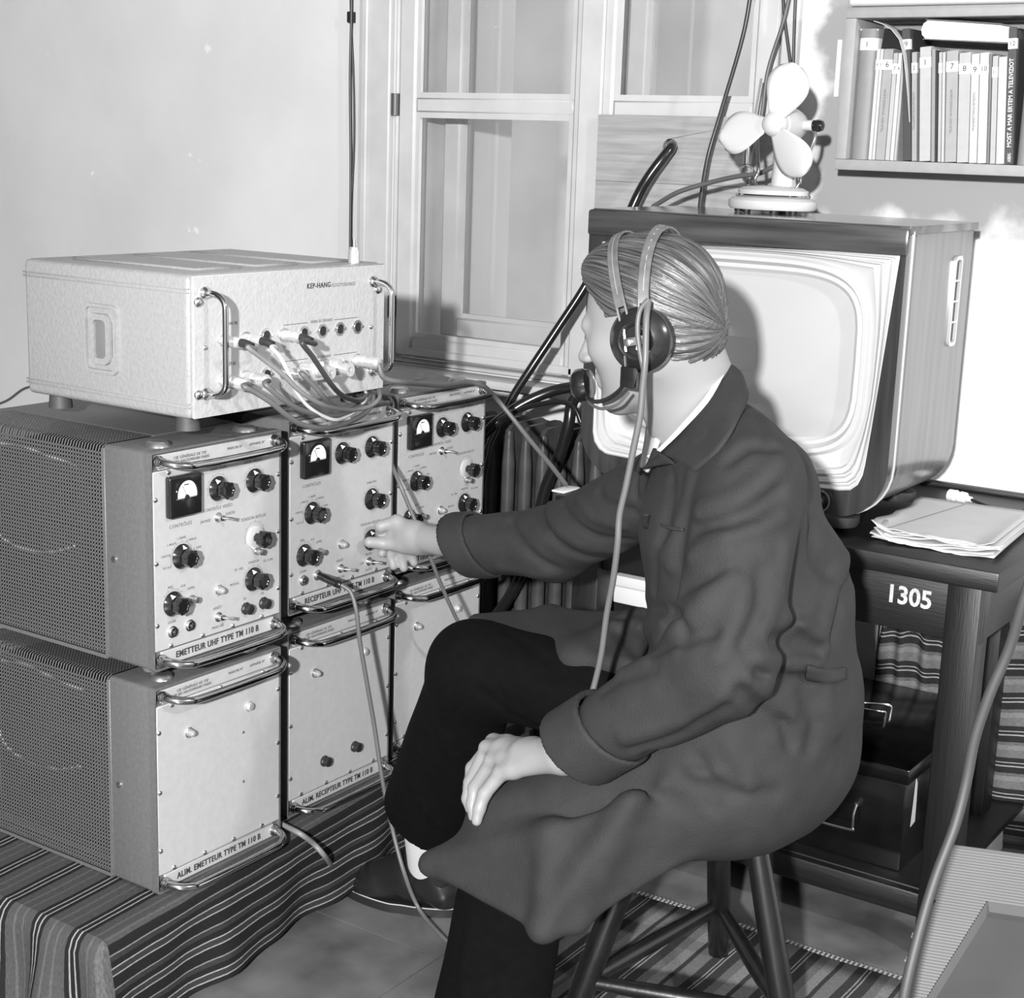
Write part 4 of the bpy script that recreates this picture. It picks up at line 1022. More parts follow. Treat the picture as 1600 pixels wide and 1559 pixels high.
for y, lab in ((.262, 'cylindrical metal adapter in the lower row, left one of the right-hand pair'), (.312, 'metal adapter with square flange in the lower row of the wide box')):
    t = thing('adapter', lab, 'connector', (KX+.004, KY+y, KZ+.059))
    MB().lathe([(0, .012), (.035, .012), (.036, .0095), (.050, .0095), (.050, .0115), (.064, .0115), (.064, .0055), (.055, .005)], 20, 'x').obj('barrel', PALEMET, t)
    MB().prism(rrect(-.016, .016, -.016, .016, .003, 2), .030, .033, 'x').obj('flange', PALEMET, t)
plug(.408, .060, 'silver plug in the lower right socket by the right handle', .011, .05)
def Kp(y, z, out): return (KX+out, KY+y, KZ+z)
cable('cable', 'light grey lead from the upper left plug of the wide box', [Kp(.075, .118, .056), Kp(.077, .115, .066), K(470, 690, -1.742), K(600, 790, -1.735), K(740, 900, -1.725), K(850, 1010, -1.72), K(950, 1080, -1.72), K(1080, 1140, -1.73), K(1250, 1165, -1.76), K(1390, 1140, -1.78), K(1465, 1080, -1.795), K(1460, 1020, -1.83), K(1400, 985, -1.90), K(1350, 1010, -1.98)], .0040, LC, 'leads of the wide box')
cable('cable', 'white lead from the second upper plug of the wide box', [Kp(.123, .117, .056), Kp(.125, .114, .066), K(650, 690, -1.74), K(720, 770, -1.735), K(790, 910, -1.73), K(850, 1040, -1.725), K(930, 1140, -1.73), K(1040, 1210, -1.735), K(1140, 1240, -1.74), K(1230, 1210, -1.76), K(1320, 1140, -1.78), K(1365, 1070, -1.80), K(1360, 1020, -1.83), K(1330, 1000, -1.90), K(1300, 1010, -1.98)], .0032, WC, 'leads of the wide box')
cable('cable', 'dark lead looping from the upper middle plug of the wide box', [Kp(.216, .116, .058), Kp(.219, .112, .068), K(880, 650, -1.745), K(960, 760, -1.74), K(1040, 880, -1.735), K(1110, 980, -1.735), K(1180, 1050, -1.745), K(1270, 1090, -1.76), K(1340, 1085, -1.79), K(1380, 1030, -1.83), K(1350, 1000, -1.92)], .0046, DC, 'leads of the wide box')
cable('cable', 'grey lead from the lower left plug of the wide box', [Kp(.073, .057, .054), K(440, 985, -1.745), K(540, 1040, -1.735), K(650, 1110, -1.725), K(760, 1200, -1.72), K(880, 1275, -1.72), K(1040, 1305, -1.725), K(1180, 1280, -1.745), K(1330, 1210, -1.77), K(1410, 1130, -1.79), K(1420, 1050, -1.82), K(1390, 1000, -1.90)], .0046, GC, 'leads of the wide box')
cable('cable', 'grey lead from the second lower plug of the wide box', [Kp(.121, .058, .054), K(600, 965, -1.745), K(680, 1040, -1.735), K(760, 1100, -1.73), K(860, 1160, -1.73), K(980, 1195, -1.735), K(1110, 1210, -1.745), K(1240, 1180, -1.765), K(1350, 1120, -1.79), K(1400, 1040, -1.83), K(1380, 1010, -1.92)], .0046, GC, 'leads of the wide box')
cable('cable', 'short grey lead from the lower middle plug of the wide box', [Kp(.214, .058, .048), K(880, 890, -1.765), K(960, 970, -1.755), K(1040, 1060, -1.75), K(1110, 1130, -1.76), K(1200, 1160, -1.78), K(1290, 1120, -1.80), K(1340, 1050, -1.84), K(1330, 1010, -1.92)], .0048, GC, 'leads of the wide box')
cable('cable', 'grey cable from the wide box over the far unit handle down to the desk corner', [Kp(.408, .060, .052), (600, 590, 'x', -1.76), (630, 597, 'x', -1.75), (660, 600, 'x', -1.80), (692, 602, 'x', -1.84), (730, 597, 'x', -1.86), (755, 603, 'x', -1.855), (775, 622, 'y', 2.72), (800, 652, 'y', 2.74), (830, 690, 'y', 2.74), (860, 726, 'y', 2.72), (884, 757, 'y', 2.69)], .0052, GC)
cable('cable', 'thin dark lead crossing behind the cable at the sill', [(745, 610, 'y', 3.0), (800, 640, 'y', 3.0), (850, 668, 'y', 3.0)], .002, DC) if False else None
# heavy black cables
cable('cable', 'thick black cable coming through the hole in the plywood', [(1046, 218, 'y', 3.42), (1050, 228, 'y', 3.30), (1040, 242, 'y', 3.27), (1015, 275, 'y', 3.25), (995, 310, 'y', 3.24), (975, 360, 'y', 3.22), (960, 420, 'y', 3.20)], .0125, BC)
cable('cable', 'black cable slanting across the window down to the radiator', [(935, 400, 'y', 3.22), (915, 446, 'y', 3.20), (870, 515, 'y', 3.16), (830, 575, 'y', 3.12), (800, 622, 'y', 3.08), (778, 668, 'y', 3.04), (760, 712, 'y', 3.0), (748, 780, 'y', 2.97)], .0105, BC)
cable('cable', 'thick black cable running level to the left above the radiator', [(950, 590, 'y', 3.14), (905, 602, 'y', 3.08), (860, 612, 'y', 3.03), (815, 632, 'y', 2.99), (780, 657, 'y', 2.96), (755, 680, 'y', 2.94), (735, 700, 'y', 2.93)], .0125, BC)
cable('cable', 'thinner black cable arching over the radiator top', [(908, 660, 'y', 2.98), (898, 638, 'y', 2.98), (878, 628, 'y', 2.98), (845, 631, 'y', 2.97), (800, 645, 'y', 2.96), (770, 664, 'y', 2.95), (750, 685, 'y', 2.94)], .0058, BC)
cable('cable', 'thick black cable hanging down in front of the radiator', [(905, 610, 'y', 3.06), (893, 632, 'y', 3.03), (888, 665, 'y', 3.02), (873, 715, 'y', 3.02), (855, 755, 'y', 3.02), (843, 800, 'y', 3.02), (828, 860, 'y', 3.02), (800, 925, 'y', 3.02), (770, 965, 'y', 3.02), (730, 1000, 'y', 3.02)], lambda t: .0135, BC)
# cables on the wall and behind the fan
cable('cable', 'twin black cable hanging down the wall left of the window', [(549, -60, 'y', WY-.02), (549, 20, 'y', WY-.02), (547, 120, 'y', WY-.018), (548, 260, 'y', WY-.018), (547, 420, 'y', WY-.02), (549, 520, 'y', WY-.02)], .0034, DC)
cable('cable', 'second strand of the twin black cable left of the window', [(548, -60, 'y', WY-.02), (548, 20, 'y', WY-.012), (552, 120, 'y', WY-.012), (553, 220, 'y', WY-.012), (549, 340, 'y', WY-.012), (550, 520, 'y', WY-.012)], .0026, DC)
cb = thing('cable_clip', 'small dark clip holding the twin cable on the wall', 'clip', at(549, 27, 'y', WY-.012)); MB().box(-.006, .006, -.012, .012, -.014, .014, bev=.002).obj('clamp', BLACKM, cb)
cable('cable', 'grey cable dropping straight behind the left fan blade to the television', [(1175, -20, 'y', 3.26), (1160, 60, 'y', 3.26), (1125, 180, 'y', 3.26), (1105, 250, 'y', 3.25), (1093, 325, 'y', 3.22), (1090, 360, 'y', 3.2)], .0048, DC)
cable('cable', 'twisted grey cable falling behind the fan hub', [(1240, -40, 'y', 3.30), (1225, 30, 'y', 3.30), (1200, 110, 'y', 3.29), (1190, 180, 'y', 3.29), (1175, 240, 'y', 3.28), (1165, 330, 'y', 3.25)], .0042, GC)
cable('cable', 'dark thin cable hanging from above to the top fan blade', [(1222, -30, 'y', 3.31), (1226, 30, 'y', 3.31), (1236, 110, 'y', 3.31), (1240, 180, 'y', 3.30), (1215, 290, 'y', 3.3)], .0036, DC)
cable('cable', 'dark thin cable right beside it, hanging from above behind the fan', [(1244, -30, 'y', 3.31), (1241, 40, 'y', 3.31), (1239, 120, 'y', 3.31), (1238, 200, 'y', 3.31), (1222, 330, 'y', 3.28)], .0032, DC)
cable('cable', 'grey cable curving along the television top behind the fan', [(1020, 323, 'y', 3.14), (1060, 300, 'y', 3.12), (1110, 285, 'y', 3.12), (1150, 276, 'y', 3.11), (1185, 271, 'y', 3.10), (1205, 262, 'y', 3.09), (1225, 250, 'y', 3.09)], .0052, GC)
gb = thing('glass_bulb', 'small clear glass bulb hanging behind the fan', 'bulb', at(1166, 268, 'y', 3.24))
gm = mat('clear_glass', .9, .05, spec=.8); gm.node_tree.nodes['Principled BSDF'].inputs['Transmission Weight'].default_value = 1
MB().sph((0, 0, 0), (.016, .016, .018), 16, 12).obj('globe', gm, gb, smooth=80); MB().lathe([(.016, .008), (.036, .009), (.06, .006)], 14, 'z').obj('cap', STEEL, gb); MB().tube([(0, 0, .06), (.004, .01, .10), (.012, .02, .2)], .0022, 8, 4).obj('cord', DC, gb)
# leads at the floor and in front of the units
pj = thing('jack_plug', 'black jack plug pushed into the receiver unit', 'plug', (U2[0]+.004, U2[1]+.079, .598+.062))
MB().lathe([(0, .005), (.006, .005), (.007, .0075), (.05, .0082), (.056, .0082), (.060, .005)], 16, 'x').obj('sleeve', BLACK, pj); pj.rotation_euler = (0, .12, -.05)
JR = lambda x, y, X: (x, y, 'x', X)
cable('cable', 'long grey fabric cord from the jack plug down past the shoe', [(U2[0]+.062, U2[1]+.077, .653), (548, 925, 'x', -1.80), (557, 955, 'x', -1.785), (562, 1000, 'x', -1.78), (573, 1065, 'x', -1.775), (585, 1135, 'x', -1.77), (597, 1215, 'x', -1.755), (612, 1290, 'x', -1.74), (632, 1365, 'x', -1.70), (655, 1420, 'z', .02), (690, 1462, 'z', .008), (712, 1480, 'z', .008), (760, 1520, 'z', .008)], .0042, GC)
cable('cable', 'grey lead slanting from between the units behind the hand to the knee', [(611, 722, 'x', -1.89), (625, 757, 'x', -1.85), (643, 800, 'x', -1.83), (668, 860, 'x', -1.80), (690, 915, 'x', -1.79), (710, 960, 'x', -1.78), (722, 982, 'x', -1.78), (735, 1010, 'x', -1.80)], .0040, GC)
cable('cable', 'pale cable from under the near unit handle down to the shoe tip', [(425, 1280, 'z', .215), (445, 1290, 'z', .21), (470, 1303, 'z', .207), (490, 1318, 'x', -1.80), (508, 1338, 'x', -1.79), (522, 1358, 'z', .06), (534, 1376, 'z', .02), (538, 1383, 'z', .006), (560, 1395, 'z', .006)], .0052, LC)
cable('cable', 'thin dark cable on the wall far left below the wide box', [(-30, 640, 'y', WY-.01), (10, 626, 'y', WY-.01), (40, 606, 'y', WY-.01), (80, 600, 'y', WY-.01)], .0035, GC)
cable('cable', 'black cable hanging in the near right foreground before the carton', [(1640, 820, 'y', 1.32), (1602, 930, 'y', 1.32), (1578, 1010, 'y', 1.33), (1548, 1080, 'y', 1.33), (1524, 1150, 'y', 1.33), (1510, 1220, 'y', 1.33), (1492, 1290, 'y', 1.32), (1462, 1370, 'y', 1.30), (1438, 1450, 'y', 1.28), (1415, 1545, 'y', 1.26), (1400, 1640, 'y', 1.25)], .0048, mat('near_cable', .03, .6))
cable('cable', 'thin dark wire hanging on the wall under the desk', [(1374, 905, 'y', 3.33), (1376, 950, 'y', 3.33), (1372, 1000, 'y', 3.33), (1368, 1060, 'y', 3.33)], .0022, DC)
# ------------------------------------------------------------------ smooth solid modelling of the figure
V3 = lambda p: np.array(p[:], float)
def A(x, y, ax, v): return V3(at(x, y, ax, v))
class Cone:      # capsule with two radii; sc = optional flattening (unit dir, factor>1 makes it thinner that way)
    def __init__(s, a, b, ra, rb, flat=None): s.a, s.b, s.ra, s.rb, s.flat = V3(a), V3(b), ra, rb, flat
    def ev(s, P):
        ab = s.b-s.a; q = P-s.a; t = np.clip(q@ab/max(ab@ab, 1e-12), 0, 1)
        d = q-t[:, None]*ab
        if s.flat is not None:
            n, f = s.flat; n = V3(n)/np.linalg.norm(n); c = d@n; d = d+(f-1)*c[:, None]*n
            return (np.linalg.norm(d, axis=1)-(s.ra+(s.rb-s.ra)*t))/(1+.35*(f-1))
        return np.linalg.norm(d, axis=1)-(s.ra+(s.rb-s.ra)*t)
class Ell:       # ellipsoid, R = 3x3 rows are the local axes
    def __init__(s, c, r, R=None): s.c, s.r, s.R = V3(c), np.array(r, float), np.eye(3) if R is None else R
    def ev(s, P):
        q = (P-s.c)@s.R.T; k0 = np.linalg.norm(q/s.r, axis=1); k1 = np.linalg.norm(q/s.r**2, axis=1)+1e-9
        return k0*(k0-1)/k1
class Loft:      # chain of elliptic sections: stations (centre, ru, rw), u direction fixed, w = axis x u
    def __init__(s, a, b, ra, rb, u): s.a, s.b, s.ra, s.rb, s.u = V3(a), V3(b), ra, rb, V3(u)/np.linalg.norm(u)
    def ev(s, P):
        ab = s.b-s.a; L2 = ab@ab; ax = ab/np.sqrt(L2); u = s.u-ax*(s.u@ax); u /= np.linalg.norm(u); w = np.cross(ax, u)
        q = P-s.a; t = np.clip(q@ab/L2, 0, 1); d = q-t[:, None]*ab
        A_ = s.ra[0]+(s.rb[0]-s.ra[0])*t; B_ = s.ra[1]+(s.rb[1]-s.ra[1])*t; m = np.minimum(A_, B_)
        x, y, z = d@u, d@w, d@ax
        k0 = np.sqrt((x/A_)**2+(y/B_)**2+(z/m)**2)+1e-9; k1 = np.sqrt((x/A_**2)**2+(y/B_**2)**2+(z/m**2)**2)+1e-9
        return np.where(k0 < .05, -m, k0*(k0-1)/k1)
class Tri:       # rounded triangle sheet
    def __init__(s, a, b, c, r): s.a, s.b, s.c, s.r = V3(a), V3(b), V3(c), r
    def ev(s, P):
        ba, cb, ac = s.b-s.a, s.c-s.b, s.a-s.c; pa, pb, pc = P-s.a, P-s.b, P-s.c; n = np.cross(ba, ac)
        ins = (np.sign(pa@np.cross(ba, n))+np.sign(pb@np.cross(cb, n))+np.sign(pc@np.cross(ac, n))) < 2
        def e(p, d): return ((p-np.clip(p@d/(d@d), 0, 1)[:, None]*d)**2).sum(1)
        de = np.minimum(np.minimum(e(pa, ba), e(pb, cb)), e(pc, ac)); dn = (pa@n)**2/(n@n)
        return np.sqrt(np.where(ins, de, dn))-s.r
class Half:      # half space n.p < n.o is inside
    def __init__(s, o, n): s.o, s.n = V3(o), V3(n)/np.linalg.norm(n)
    def ev(s, P): return (P-s.o)@s.n
class Inter:
    def __init__(s, *p): s.p = p
    def ev(s, P):
        d = s.p[0].ev(P)
        for q in s.p[1:]: d = np.maximum(d, q.ev(P))
        return d
def smin(a, b, k):
    h = np.maximum(k-np.abs(a-b), 0)/k
    return np.minimum(a, b)-h*h*k*.25
class Solid:
    def __init__(s): s.u, s.cut, s.strokes, s.post, s.clip = [], [], [], None, []
    def add(s, p, k=.02): s.u.append((p, k)); return s
    def sub(s, p, k=.004): s.cut.append((p, k)); return s
    def stroke(s, pts, amp, w): s.strokes.append((np.array([V3(p) for p in pts]), amp, w))
    def ev(s, P, U=None, C=None, ST=None):
        d = None
        for p, k in (s.u if U is None else U):
            e = p.ev(P); d = e if d is None else smin(d, e, k)
        for pts, amp, w in (s.strokes if ST is None else ST):
            b = np.full(len(P), 9.)
            for a_, b_ in zip(pts, pts[1:]):
                ab = b_-a_; q = P-a_; t = np.clip(q@ab/(ab@ab+1e-12), 0, 1); b = np.minimum(b, ((q-t[:, None]*ab)**2).sum(1))
            d = d-amp*np.exp(-b/(w*w))
        if s.post is not None: d = s.post(P, d)
        for p, k in (s.cut if C is None else C):
            e = -p.ev(P); d = -smin(-d, -e, k)
        return d
    def mesh(s, lo, hi, h, blk=8, sup=4):
        lo = V3(lo); hi = V3(hi); nb = np.ceil((hi-lo)/(h*blk)/sup).astype(int)
        step = h*blk; ids_all = []; pos = []; faces = []
        Rs = step*sup*.5*3**.5
        corner = np.stack(np.meshgrid(*[np.arange(blk+1)]*3, indexing='ij'), -1).reshape(-1, 3)
        DIM = np.array([4096, 4096, 4096])
        keep = []
        for I in np.ndindex(*nb):
            c = lo+(np.array(I)+.5)*step*sup; c1 = c[None]
            dc = np.array([p.ev(c1)[0] for p, k in s.u]); m = dc.min()
            if m > Rs+.03: continue
            U = [s.u[i] for i in range(len(s.u)) if dc[i]-Rs < m+Rs+.03]
            C = [q for q in s.cut if q[0].ev(c1)[0] < Rs+.03]
            ST = [q for q in s.strokes if np.min(np.linalg.norm(q[0]-c, axis=1)) < Rs+q[2]*3+np.max(np.linalg.norm(np.diff(q[0], axis=0), axis=1))]
            bb = np.stack(np.meshgrid(*[np.arange(sup)]*3, indexing='ij'), -1).reshape(-1, 3)+np.array(I)*sup
            bc = lo+(bb+.5)*step; db = s.ev(bc, U, C, ST)
            act = bb[np.abs(db) < step*.5*1.8+.012]
            if not len(act): continue
            g = (act[:, None]*blk+corner[None]); P = lo+g.reshape(-1, 3)*h
            D = s.ev(P, U, C, ST).reshape(len(act), blk+1, blk+1, blk+1)
            keep.append((act, D))
        vid, vpos, fq = [], [], []
        def key(a): return (a[..., 0]*4096+a[..., 1])*4096+a[..., 2]
        for act, D in keep:
            Sg = D < 0
            # cells
            cs = [Sg[:, i:blk+i, j:blk+j, k:blk+k] for i in (0, 1) for j in (0, 1) for k in (0, 1)]
            cnt = sum(c.astype(int) for c in cs); cell = np.argwhere((cnt > 0) & (cnt < 8))
            if not len(cell): continue
            b, ijk = cell[:, 0], cell[:, 1:]
            acc = np.zeros((len(cell), 3)); n = np.zeros(len(cell))
            offs = [(i, j, k) for i in (0, 1) for j in (0, 1) for k in (0, 1)]
            for o in offs:
                for ax in range(3):
                    if o[ax]: continue
                    o2 = list(o); o2[ax] = 1
                    d1 = D[b, ijk[:, 0]+o[0], ijk[:, 1]+o[1], ijk[:, 2]+o[2]]; d2 = D[b, ijk[:, 0]+o2[0], ijk[:, 1]+o2[1], ijk[:, 2]+o2[2]]
                    m = (d1 < 0) != (d2 < 0); t = np.where(m, d1/(d1-d2+1e-12), 0)
                    pt = np.array(o, float)[None]+t[:, None]*np.eye(3)[ax]
                    acc[m] += pt[m]; n[m] += 1
            g = act[b]*blk+ijk; vid.append(key(g)); vpos.append(lo+(g+acc/n[:, None])*h)
            for ax in range(3):
                a1, a2 = (ax+1) % 3, (ax+2) % 3
                sl1 = [slice(None)]+[slice(0, blk)]*3; sl2 = list(sl1); sl2[ax+1] = slice(1, blk+1)
                e1, e2 = Sg[tuple(sl1)], Sg[tuple(sl2)]; ed = np.argwhere(e1 != e2)
                if not len(ed): continue
                fl = e1[tuple(ed.T)]; G = act[ed[:, 0]]*blk+ed[:, 1:]
                u = np.eye(3, dtype=int)[a1]; v = np.eye(3, dtype=int)[a2]
                q = np.stack([key(G), key(G-u), key(G-u-v), key(G-v)], 1); q[~fl] = q[~fl][:, ::-1]; fq.append(q)
        vid = np.concatenate(vid); vpos = np.concatenate(vpos); fq = np.concatenate(fq)
        ui, first = np.unique(vid, return_index=True); vp = vpos[first]
        ix = np.clip(np.searchsorted(ui, fq), 0, len(ui)-1); ok = (ui[ix] == fq).all(1); ix = ix[ok]
        return vp, ix
    def obj(s, name, m, lo, hi, h, parent=None, smooth_it=1):
        vp, ix = s.mesh(lo, hi, h)
        me = bpy.data.meshes.new(name); me.vertices.add(len(vp)); me.vertices.foreach_set('co', vp.astype(np.float32).ravel())
        me.loops.add(ix.size); me.loops.foreach_set('vertex_index', ix.astype(np.int32).ravel()); me.polygons.add(len(ix))
        me.polygons.foreach_set('loop_start', np.arange(0, ix.size, 4, dtype=np.int32)); me.polygons.foreach_set('use_smooth', np.ones(len(ix), bool))
        me.update(calc_edges=True); me.validate(); me.materials.append(m)
        o = link(name, me, parent)
        if smooth_it: md = o.modifiers.new('s', 'SMOOTH'); md.iterations = smooth_it; md.factor = .5
        return o
    def hit(s, px):
        """points of the surface that the photograph shows at pixels px"""
        o = np.array([0, 0, CAMH]); d = np.array([V3(_r2*((x-800)/FPX)-_u2*((y-779.5)/FPX)+_f) for x, y in px]); d /= np.linalg.norm(d, axis=1)[:, None]
        t = np.full(len(px), 1.6)
        for _ in range(70): t = np.minimum(t+s.ev(o+d*t[:, None])*.8, 4)
        return o+d*t[:, None], t < 3.9
    def pstroke(s, px, amp, w):
        p, ok = s.hit(px); p = p[ok]
        if len(p) > 1: s.strokes_pending.append((p, amp, w))
    strokes_pending = None
def fold_noise(freq, amp, seed=0):
    rs = np.random.RandomState(seed); K1 = rs.normal(size=(7, 3))*freq; ph = rs.uniform(0, 6.28, 7)
    def f(P): return amp*np.sin(P@K1.T+ph+1.5*np.sin(P@K1[::-1].T*.37)).sum(1)/4
    return f

# ------------------------------------------------------------------ pose
hipL, hipR = np.array([-.96, 2.01, .575]), np.array([-.975, 2.17, .575])
kneeL, kneeR = A(806, 1300, 'y', 1.88), A(745, 1045, 'y', 2.06)
ankL, ankR = np.array([-1.27, 1.875, .07]), A(690, 1335, 'y', 2.22)
pel = np.array([-.965, 2.09, .575]); waist = np.array([-.985, 2.075, .74]); chest = np.array([-1.025, 2.055, .90])
shL, shR = A(1175, 742, 'y', 1.93), np.array([-1.15, 2.22, .975])
neck0 = np.array([-1.055, 2.035, 1.075])
elL, wrL = A(1128, 1040, 'y', 1.83), A(880, 1180, 'y', 1.825)
elR, wrR = A(868, 848, 'y', 2.31), A(716, 851, 'y', 2.30)
hc = A(1014, 506, 'y', 1.975)                        # head centre
hf = np.array([-.955, -.12, -.24]); hf /= np.linalg.norm(hf)      # where the face looks
hl = np.cross([0, 0, 1], hf); hl /= np.linalg.norm(hl); hl = hl+np.array([0, 0, .0]); hu = np.cross(hf, hl)
HR = np.array([hf, hl, hu])
def H(x, y, z): return hc+hf*x+hl*y+hu*z
man = thing('person', 'seated man in dark work coat and black trousers, right hand turning a receiver knob', 'person', (0, 0, 0))
sm_ = bpy.data.materials.new('skin'); sm_.use_nodes = True; b_ = sm_.node_tree.nodes['Principled BSDF']
b_.inputs['Base Color'].default_value = (.235, .235, .235, 1); b_.inputs['Roughness'].default_value = .5; b_.inputs['Subsurface Weight'].default_value = .15
b_.inputs['Subsurface Radius'].default_value = (.01, .01, .01); b_.inputs['Subsurface Scale'].default_value = .5
SKIN = sm_

# ---- body
B = Solid()
B.add(Ell(H(-.014, 0, .030), (.097, .077, .090), HR), .01)
B.add(Ell(H(.030, 0, -.030), (.060, .058, .082), HR), .03)
B.add(Cone(H(-.005, .048, -.055), H(.062, .014, -.098), .020, .018), .03).add(Cone(H(-.005, -.048, -.055), H(.062, -.014, -.098), .020, .018), .03)
B.add(Ell(H(.068, 0, -.100), (.020, .022, .016), HR), .015)
B.add(Cone(H(.080, .030, .014), H(.080, -.030, .014), .010, .010), .015)
B.add(Cone(H(.086, 0, .006), H(.107, 0, -.030), .007, .011), .010).add(Ell(H(.098, .010, -.033), (.009, .007, .007), HR), .006).add(Ell(H(.098, -.010, -.033), (.009, .007, .007), HR), .006)
B.add(Cone(H(.083, .018, -.062), H(.083, -.018, -.062), .0065, .0065), .008).add(Cone(H(.082, .015, -.072), H(.082, -.015, -.072), .0065, .0065), .006)
for s_ in (1, -1):
    B.add(Ell(H(.052, s_*.038, -.022), (.028, .020, .022), HR), .02)
    B.add(Ell(H(.072, s_*.029, -.004), (.013, .013, .009), HR), .006)
    B.add(Ell(H(-.022, s_*.076, -.012), (.020, .009, .030), HR), .008)
B.add(Cone(H(-.035, 0, -.040), neck0+np.array([.0, 0, .01]), .052, .060), .03)
B.add(Cone(H(-.048, 0, -.03), neck0+np.array([.020, .0, .03]), .044, .050), .03)
UB = np.array([-.42, -.9, 0.])
shd = shR-shL
B.add(Cone(shL*.9+neck0*.1+[0, 0, -.03], shR*.9+neck0*.1+[0, 0, -.03], .042, .042), .03).add(Cone(neck0, chest, .05, .06), .05)
B.add(Loft(chest+[.02, 0, 0], waist+[.02, 0, 0], (.13, .070), (.11, .07), shd), .03).add(Loft(waist+[.02, 0, 0], pel, (.11, .07), (.145, .10), (0, 1, 0)), .05)
for a_, b2, ra, rb in ((shL+[0, .01, -.02], elL, .044, .038), (elL, wrL, .040, .026), (shR+[0, 0, -.02], elR, .044, .038), (elR, wrR, .038, .026), (hipL, kneeL, .075, .050), (kneeL, ankL, .050, .028), (hipR, kneeR, .075, .050), (kneeR, ankR, .050, .028)):
    B.add(Cone(a_, b2, ra, rb), .03)
# left hand, lying on the knee
def hand(wr, kn, fingers, thumb, nrm, base_r=.0125):
    # wrist and palm
    B.add(Cone(wr, wr*.5+(kn[1]+kn[2])*.25, .026, .026, (nrm, 1.15)), .02)
    for k in kn: B.add(Cone(wr*.75+k*.25, k, .020, base_r+.0015, (nrm, 1.15)), .010)
    for a_, b2 in zip(kn, kn[1:]): B.add(Cone(a_*.8+wr*.2, b2*.8+wr*.2, .0125, .0125), .010)
    for f_ in fingers:
        rr = [.0116, .0104, .0095, .0082]
        for i in range(len(f_)-1): B.add(Cone(f_[i], f_[i+1], rr[i], rr[i+1]), .0045)
    for i in range(len(thumb)-1): B.add(Cone(thumb[i], thumb[i+1], [.017, .0125, .0110, .0098][i], [.0125, .0110, .0098, .0090][i]), .010 if i == 0 else .005)
kn = [A(772, 1158, 'y', 1.885), A(762, 1168, 'y', 1.862), A(770, 1188, 'y', 1.840), A(784, 1207, 'y', 1.818)]
fin = [[kn[0], A(738, 1200, 'y', 1.885), A(733, 1232, 'y', 1.88), A(739, 1258, 'y', 1.872)],
       [kn[1], A(735, 1222, 'y', 1.858), A(731, 1248, 'y', 1.852), A(738, 1272, 'y', 1.842)],
       [kn[2], A(742, 1230, 'y', 1.836), A(738, 1256, 'y', 1.826), A(740, 1276, 'y', 1.818)],
       [kn[3], A(757, 1240, 'y', 1.806), A(749, 1263, 'y', 1.798), A(745, 1282, 'y', 1.792)]]
hand(wrL, kn, fin, [wrL*.6+kn[0]*.4, A(800, 1190, 'y', 1.925), A(775, 1215, 'y', 1.935), A(762, 1235, 'y', 1.93)], (0, .3, 1))
# right hand, turning the knob: back of the hand up, thumb nearest, fingers curled under
RX = lambda x, y, v: A(x, y, 'x', v)
pm, mI, mM, mR, mL = RX(648, 838, -1.775), RX(620, 815, -1.812), RX(617, 832, -1.818), RX(632, 842, -1.800), RX(645, 848, -1.785)
B.add(Cone(wrR, pm, .027, .027, ((0, 1, 0), 1.2)), .02)
for m_ in (mI, mM, mR, mL): B.add(Cone(pm, m_, .023, .0135), .014)
cm0 = RX(678, 850, -1.745)
B.add(Cone(cm0, RX(630, 850, -1.795), .021, .0165), .018)
for f_, rr in (([RX(630, 850, -1.795), RX(600, 849, -1.832), RX(577, 847, -1.850)], [.0155, .0122, .0108]),
               ([mI, RX(595, 822, -1.838), RX(594, 838, -1.852)], [.0130, .0112, .0095]),
               ([mM, RX(600, 852, -1.840), RX(597, 864, -1.836)], [.0120, .0105, .0092]),
               ([mR, RX(610, 866, -1.830), RX(615, 884, -1.822)], [.0118, .0100, .0088]),
               ([mR*.5+mL*.5, RX(627, 870, -1.812), RX(631, 887, -1.806)], [.0112, .0096, .0086]),
               ([mL, RX(643, 868, -1.795), RX(647, 879, -1.790)], [.0105, .0090, .0080])):
    for i in range(len(f_)-1): B.add(Cone(f_[i], f_[i+1], rr[i], rr[i+1]), .004 if i else .006)
# feet inside the shoes
toeR = A(560, 1393, 'z', .035); B.sub(Half((0, 0, .012), (0, 0, 1)), .002)
body_o = B.obj('body', SKIN, (-2.0, 1.70, 0), (-.75, 2.50, 1.40), .0032, man)

# ---- eyes and lids
for s_ in (1, -1):
    e = MB().sph(H(.0775, s_*.029, -.003), .0098, 12, 8).obj('eye', mat('eye_white', .55, .2), man, smooth=80)

# ---- hair
HM = bpy.data.materials.new('swept_back_hair'); HM.use_nodes = True
N, L = nodes(HM); b_ = N['Principled BSDF']; b_.inputs['Roughness'].default_value = .38; b_.inputs['Specular IOR Level'].default_value = .8
sa = N.new('ShaderNodeAttribute'); sa.attribute_name = 'strand'
nz = N.new('ShaderNodeTexNoise'); nz.inputs['Scale'].default_value = 1; nz.inputs['Detail'].default_value = 4; nz.inputs['Distortion'].default_value = .4; L.new(sa.outputs['Vector'], nz.inputs[0])
mr = N.new('ShaderNodeMapRange'); mr.inputs[1].default_value = .35; mr.inputs[2].default_value = .65; mr.inputs[3].default_value = .012; mr.inputs[4].default_value = .10
L.new(nz.outputs['Fac'], mr.inputs[0]); L.new(mr.outputs[0], b_.inputs['Base Color'])
bp = N.new('ShaderNodeBump'); bp.inputs['Strength'].default_value = .7; bp.inputs['Distance'].default_value = .003; L.new(nz.outputs['Fac'], bp.inputs['Height']); L.new(bp.outputs[0], b_.inputs['Normal'])
